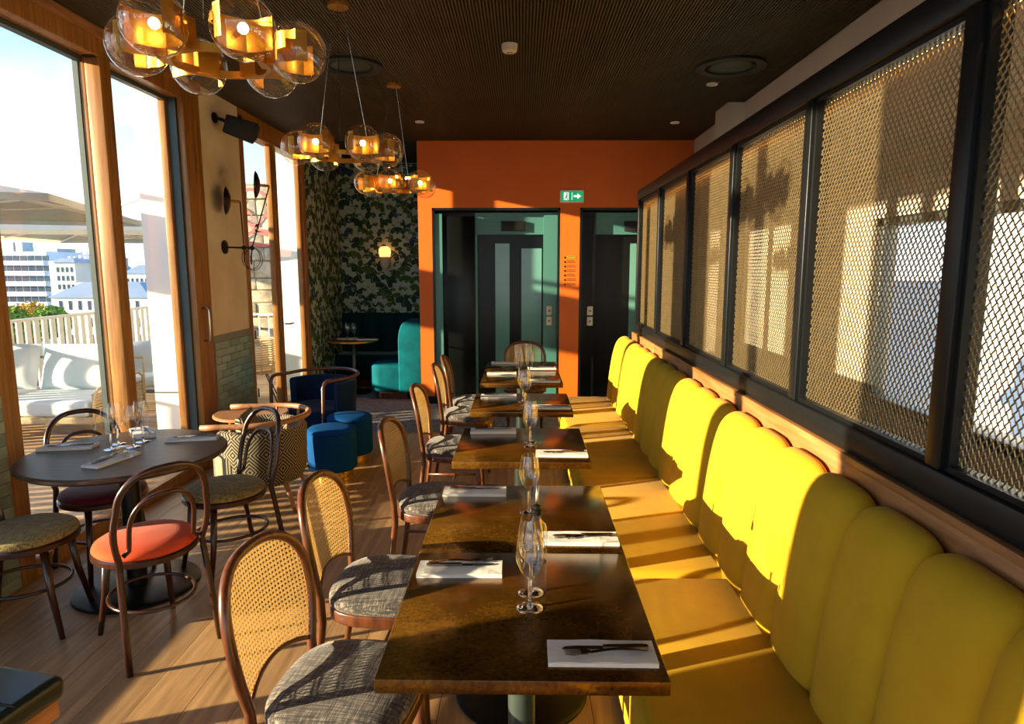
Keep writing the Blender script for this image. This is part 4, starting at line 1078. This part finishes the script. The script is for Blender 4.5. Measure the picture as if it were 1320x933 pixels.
for cx, cz, r1, r2 in ((-.1, 2.75, .22, .30), (.18, 2.45, .24, .16), (.02, 2.25, .3, .12), (.3, 2.9, .14, .2), (.45, 2.6, .2, .25), (-.35, 2.5, .2, .25)):
    m = MB(); P = []
    for k in range(25): a = 2*PI*k/24*.8; P.append((cx+r1*math.cos(a)+.05*math.sin(3*a), cz+r2*math.sin(a)))
    vs = []
    for x, z in P: vs += [(x, -.066, z-.028), (x, -.066, z+.028)]
    m.add(vs, [(2*i, 2*i+2, 2*i+3, 2*i+1) for i in range(len(P)-1)]); m.build('graffiti', W['red'], sw)
# cantilever parasols
def parasol(label, c, A, rot, zr_, za_, mast):
    pa = empty('parasol', (mast[0], mast[1], -.03)); tag(pa, label, 'parasol', 'terrace parasols')
    T = Matrix.Translation((c[0]-mast[0], c[1]-mast[1], 0)) @ Matrix.Rotation(math.radians(rot), 4, 'Z')
    m = MB(); cor = [(-A, -A), (A, -A), (A, A), (-A, A)]
    V = lambda x, y, z: T @ Vector((x, y, z))
    for i in range(4):
        (x0, y0_), (x1, y1_) = cor[i], cor[(i+1) % 4]
        m.add([V(x0, y0_, zr_), V(x1, y1_, zr_), V(0, 0, za_)], [(0, 1, 2)]); m.add([V(x0, y0_, zr_-.012), V(x1, y1_, zr_-.012), V(0, 0, za_-.012)], [(2, 1, 0)])
        m.add([V(x0, y0_, zr_), V(x1, y1_, zr_), V(x1, y1_, zr_-.06), V(x0, y0_, zr_-.06)], [(0, 1, 2, 3)])
    m.build('canopy', W['parasol'], pa)
    for x, y in cor + [(0, -A), (A, 0), (0, A), (-A, 0)]:
        MB().tube([V(x*.98, y*.98, zr_-.03), V(0, 0, za_-.05)], .014, 6).build('rib', W['parasolrib'], pa)
        MB().tube([V(x*.6, y*.6, zr_+(za_-zr_)*.4-.04), V(0, 0, zr_-.05)], .011, 6).build('strut', W['parasolrib'], pa)
    MB().tube([V(0, 0, zr_-.12), V(0, 0, za_+.12)], .03, 10).build('hub', W['parasolrib'], pa)
    MB().tube([(0, 0, 0), (0, 0, za_+.35)], .04, 12).build('mast', W['parasolrib'], pa)
    MB().tube([(0, 0, za_+.30), V(0, 0, za_+.10)], .03, 10).build('arm', W['parasolrib'], pa)
    MB().box(-.3, .3, -.3, .3, 0, .05).build('base', W['grey'], pa)
parasol('large square greige parasol hanging over the outdoor sofa', (-5.9, 6.3), 1.7, 19, 2.33, 2.68, (-6.1, 4.3))
parasol('farther greige parasol behind the one over the sofa', (-6.3, 10.2), 1.6, 8, 2.24, 2.55, (-5.0, 9.3))
# ================================================================== CITY
struct(MB().box(-600, 600, -300, 900, -15.2, -15).build('street_ground', W['ground']))
def building(name, label, x0, x1, y0, y1, z0, z1, mat, wins, roof=None, extra=None):
    B = empty(name, ((x0+x1)/2, (y0+y1)/2, z0)); tag(B, label, 'building')
    cx, cyy = B.location.x, B.location.y
    MB().box(x0-cx, x1-cx, y0-cyy, y1-cyy, 0, z1-z0).build('walls', mat, B)
    for (a, b, c, d) in wins:
        MB().box(a-cx, b-cx, y0-cyy-.06, y0-cyy+.02, c-z0, d-z0).build('window', W['facwin'], B)
    if roof:
        h, ins = roof; X0, X1, Y0, Y1, Z = x0-cx-.3, x1-cx+.3, y0-cyy-.3, y1-cyy+.3, z1-z0
        MB().add([(X0, Y0, Z), (X1, Y0, Z), (X1, Y1, Z), (X0, Y1, Z), (X0+ins, Y0+ins, Z+h), (X1-ins, Y0+ins, Z+h), (X1-ins, Y1-ins, Z+h), (X0+ins, Y1-ins, Z+h)], [(0, 1, 5, 4), (1, 2, 6, 5), (2, 3, 7, 6), (3, 0, 4, 7), (4, 5, 6, 7), (3, 2, 1, 0)]).build('roof', W['roof'], B)
    if extra: extra(B, cx, cyy, z0)
    return B
# slab block with ribbon windows
def px(u, Y): return (u-672)/842*Y
def pz(v, Y): return 1.715+(345-v)/842*Y
Y = 170
win = []
for k in range(7):
    zt_ = pz(329+13.2*k, Y); z_b = pz(335.5+13.2*k, Y)
    u = -40
    while u < 58: win.append((px(u, Y), px(u+8.5, Y), z_b, zt_)); u += 9.6
def slab_extra(B, cx, cyy, z0):
    for k in range(7):
        zt_ = pz(335.8+13.2*k, Y); MB().box(px(-45, Y)-cx, px(60, Y)-cx, Y-cyy-1.0, Y-cyy, zt_-1.1-z0, zt_-z0).build('balcony', W['facade3'], B)
    for a, b in ((-8, 4), (7, 16)): MB().box(px(a, Y)-cx, px(b, Y)-cx, 2-5, 6-5, pz(324, Y)-z0, pz(311, Y)-z0).build('rooftop_box', W['facade2'], B)
building('apartment_block', 'pale apartment block with ribbon balconies, leftmost through the window', px(-45, Y), px(61, Y), Y, Y+14, -15, pz(324, Y), W['facade3'], win, None, slab_extra)
# white town house with zinc roof
Yh = 75; win = []
for r_ in range(3):
    for k in range(9): u = 72+12.5*k; win.append((px(u, Yh), px(u+4, Yh), pz(399+22*r_, Yh), pz(387+22*r_, Yh)))
def house_extra(B, cx, cyy, z0):
    for k, (a, b) in enumerate(((94, 104), (127, 134), (150, 157))):
        MB().box(px(a, Yh+3)-cx, px(b, Yh+3)-cx, -1.0, .2, pz(377, Yh)-z0, pz(364, Yh)-z0).build('chimney', W['facade2'], B)
    MB().box(px(62, Yh)-cx, px(190, Yh)-cx, Yh-.4-cyy, Yh-cyy, pz(402.5, Yh)-z0, pz(400.5, Yh)-z0).build('cornice', W['facade'], B)
building('town_house', 'white town house with grey zinc roof below the far rooftops', px(62, Yh), px(190, Yh), Yh, Yh+9, -15, pz(383, Yh), W['facade'], win, (1.7, 2.6), house_extra)
# grey-green blocks further back
for lab, u0, u1, v1, Yc, mt, rf in [('grey block with a white gable rising beyond the zinc roof, left of two', 70, 97, 338, 120, 'facade2', (.8, 1.0)), ('grey block with a white gable beyond the zinc roof, right of two', 112, 135, 345, 145, 'facade2', (.8, 1.0)),
                                ('tall pale tower rising above the far rooftops', 58, 76, 320, 240, 'facade2', None), ('distant low roofs with many chimneys on the skyline', 76, 150, 333, 300, 'facade2', (2, 3)),
                                ('pale building edge visible between window post and white column', 160, 215, 352, 110, 'facade', (1.5, 2))]:
    win = []
    nr = 3
    for r_ in range(nr):
        k = u0+3
        while k < u1-4: win.append((px(k, Yc), px(k+2.6, Yc), pz(v1+12+11*r_, Yc), pz(v1+6+11*r_, Yc))); k += 6
    def ex_(B, cx, cyy, z0, u0=u0, u1=u1, v1=v1, Yc=Yc, lab=lab):
        if 'gable' in lab: MB().box(px(u0-9, Yc)-cx, px(u0+1, Yc)-cx, -4.5, 4, 0, pz(v1-2, Yc)-z0).build('gable', W['facade'], B)
        k = u0
        while k < u1: MB().box(px(k, Yc)-cx, px(k+2.2, Yc)-cx, -1, 0, pz(v1+1, Yc)-z0, pz(v1-7-3*random.random(), Yc)-z0).build('chimney', W['facade2'] if random.random() < .6 else W['facade'], B); k += 7
    building('city_building', lab, px(u0, Yc), px(u1, Yc), Yc, Yc+10, -15, pz(v1, Yc), W[mt], win, rf, None if 'tower' in lab else ex_)
# neighbour seen through the right-hand windows
win = []
for r_ in range(3):
    for k in range(6): win.append((0, 0, 0, 0))
nb = empty('neighbour_building', (14.5, 8, -15)); tag(nb, 'bright white building outside the windows behind the mesh screen', 'building')
MB().box(-.5, 6, -14, 14, 0, 22).build('walls', W['facade'], nb)
# trees
def tree(label, u, v, Yc, r, mat):
    X, Z = px(u, Yc), pz(v, Yc); T_ = empty('tree', (X, Yc, -15)); tag(T_, label, 'tree', 'street trees')
    H = Z+15; MB().tube([(0, 0, 0), (.1, 0, H*.5), (0, .1, H)], [.3, .22, .1], 8).build('trunk', W['bark'], T_, True)
    rr = random.Random(int(u)); m = MB()
    for k in range(1400):
        d = Vector((rr.gauss(0, 1), rr.gauss(0, 1), rr.gauss(0, 1))).normalized()*r*(rr.random()**.4); s_ = .22
        a = Vector((rr.gauss(0, 1), rr.gauss(0, 1), rr.gauss(0, 1))).normalized(); b_ = a.orthogonal().normalized()
        c_ = d+Vector((0, 0, H)); m.add([c_-a*s_, c_+b_*s_*.5, c_+a*s_, c_-b_*s_*.5], [(0, 1, 2, 3)])
    o = m.build('foliage', mat, T_); o['kind'] = 'stuff'
tree('yellow autumn street tree below the apartment block', 33, 414, 60, 1.9, W['leafyellow']); tree('green street tree beside the yellow one below the apartment block', 60, 415, 50, 1.3, W['leafgreen'])
tree('green street tree at the far left below the apartment block', 3, 420, 46, 1.5, W['leafgreen'])
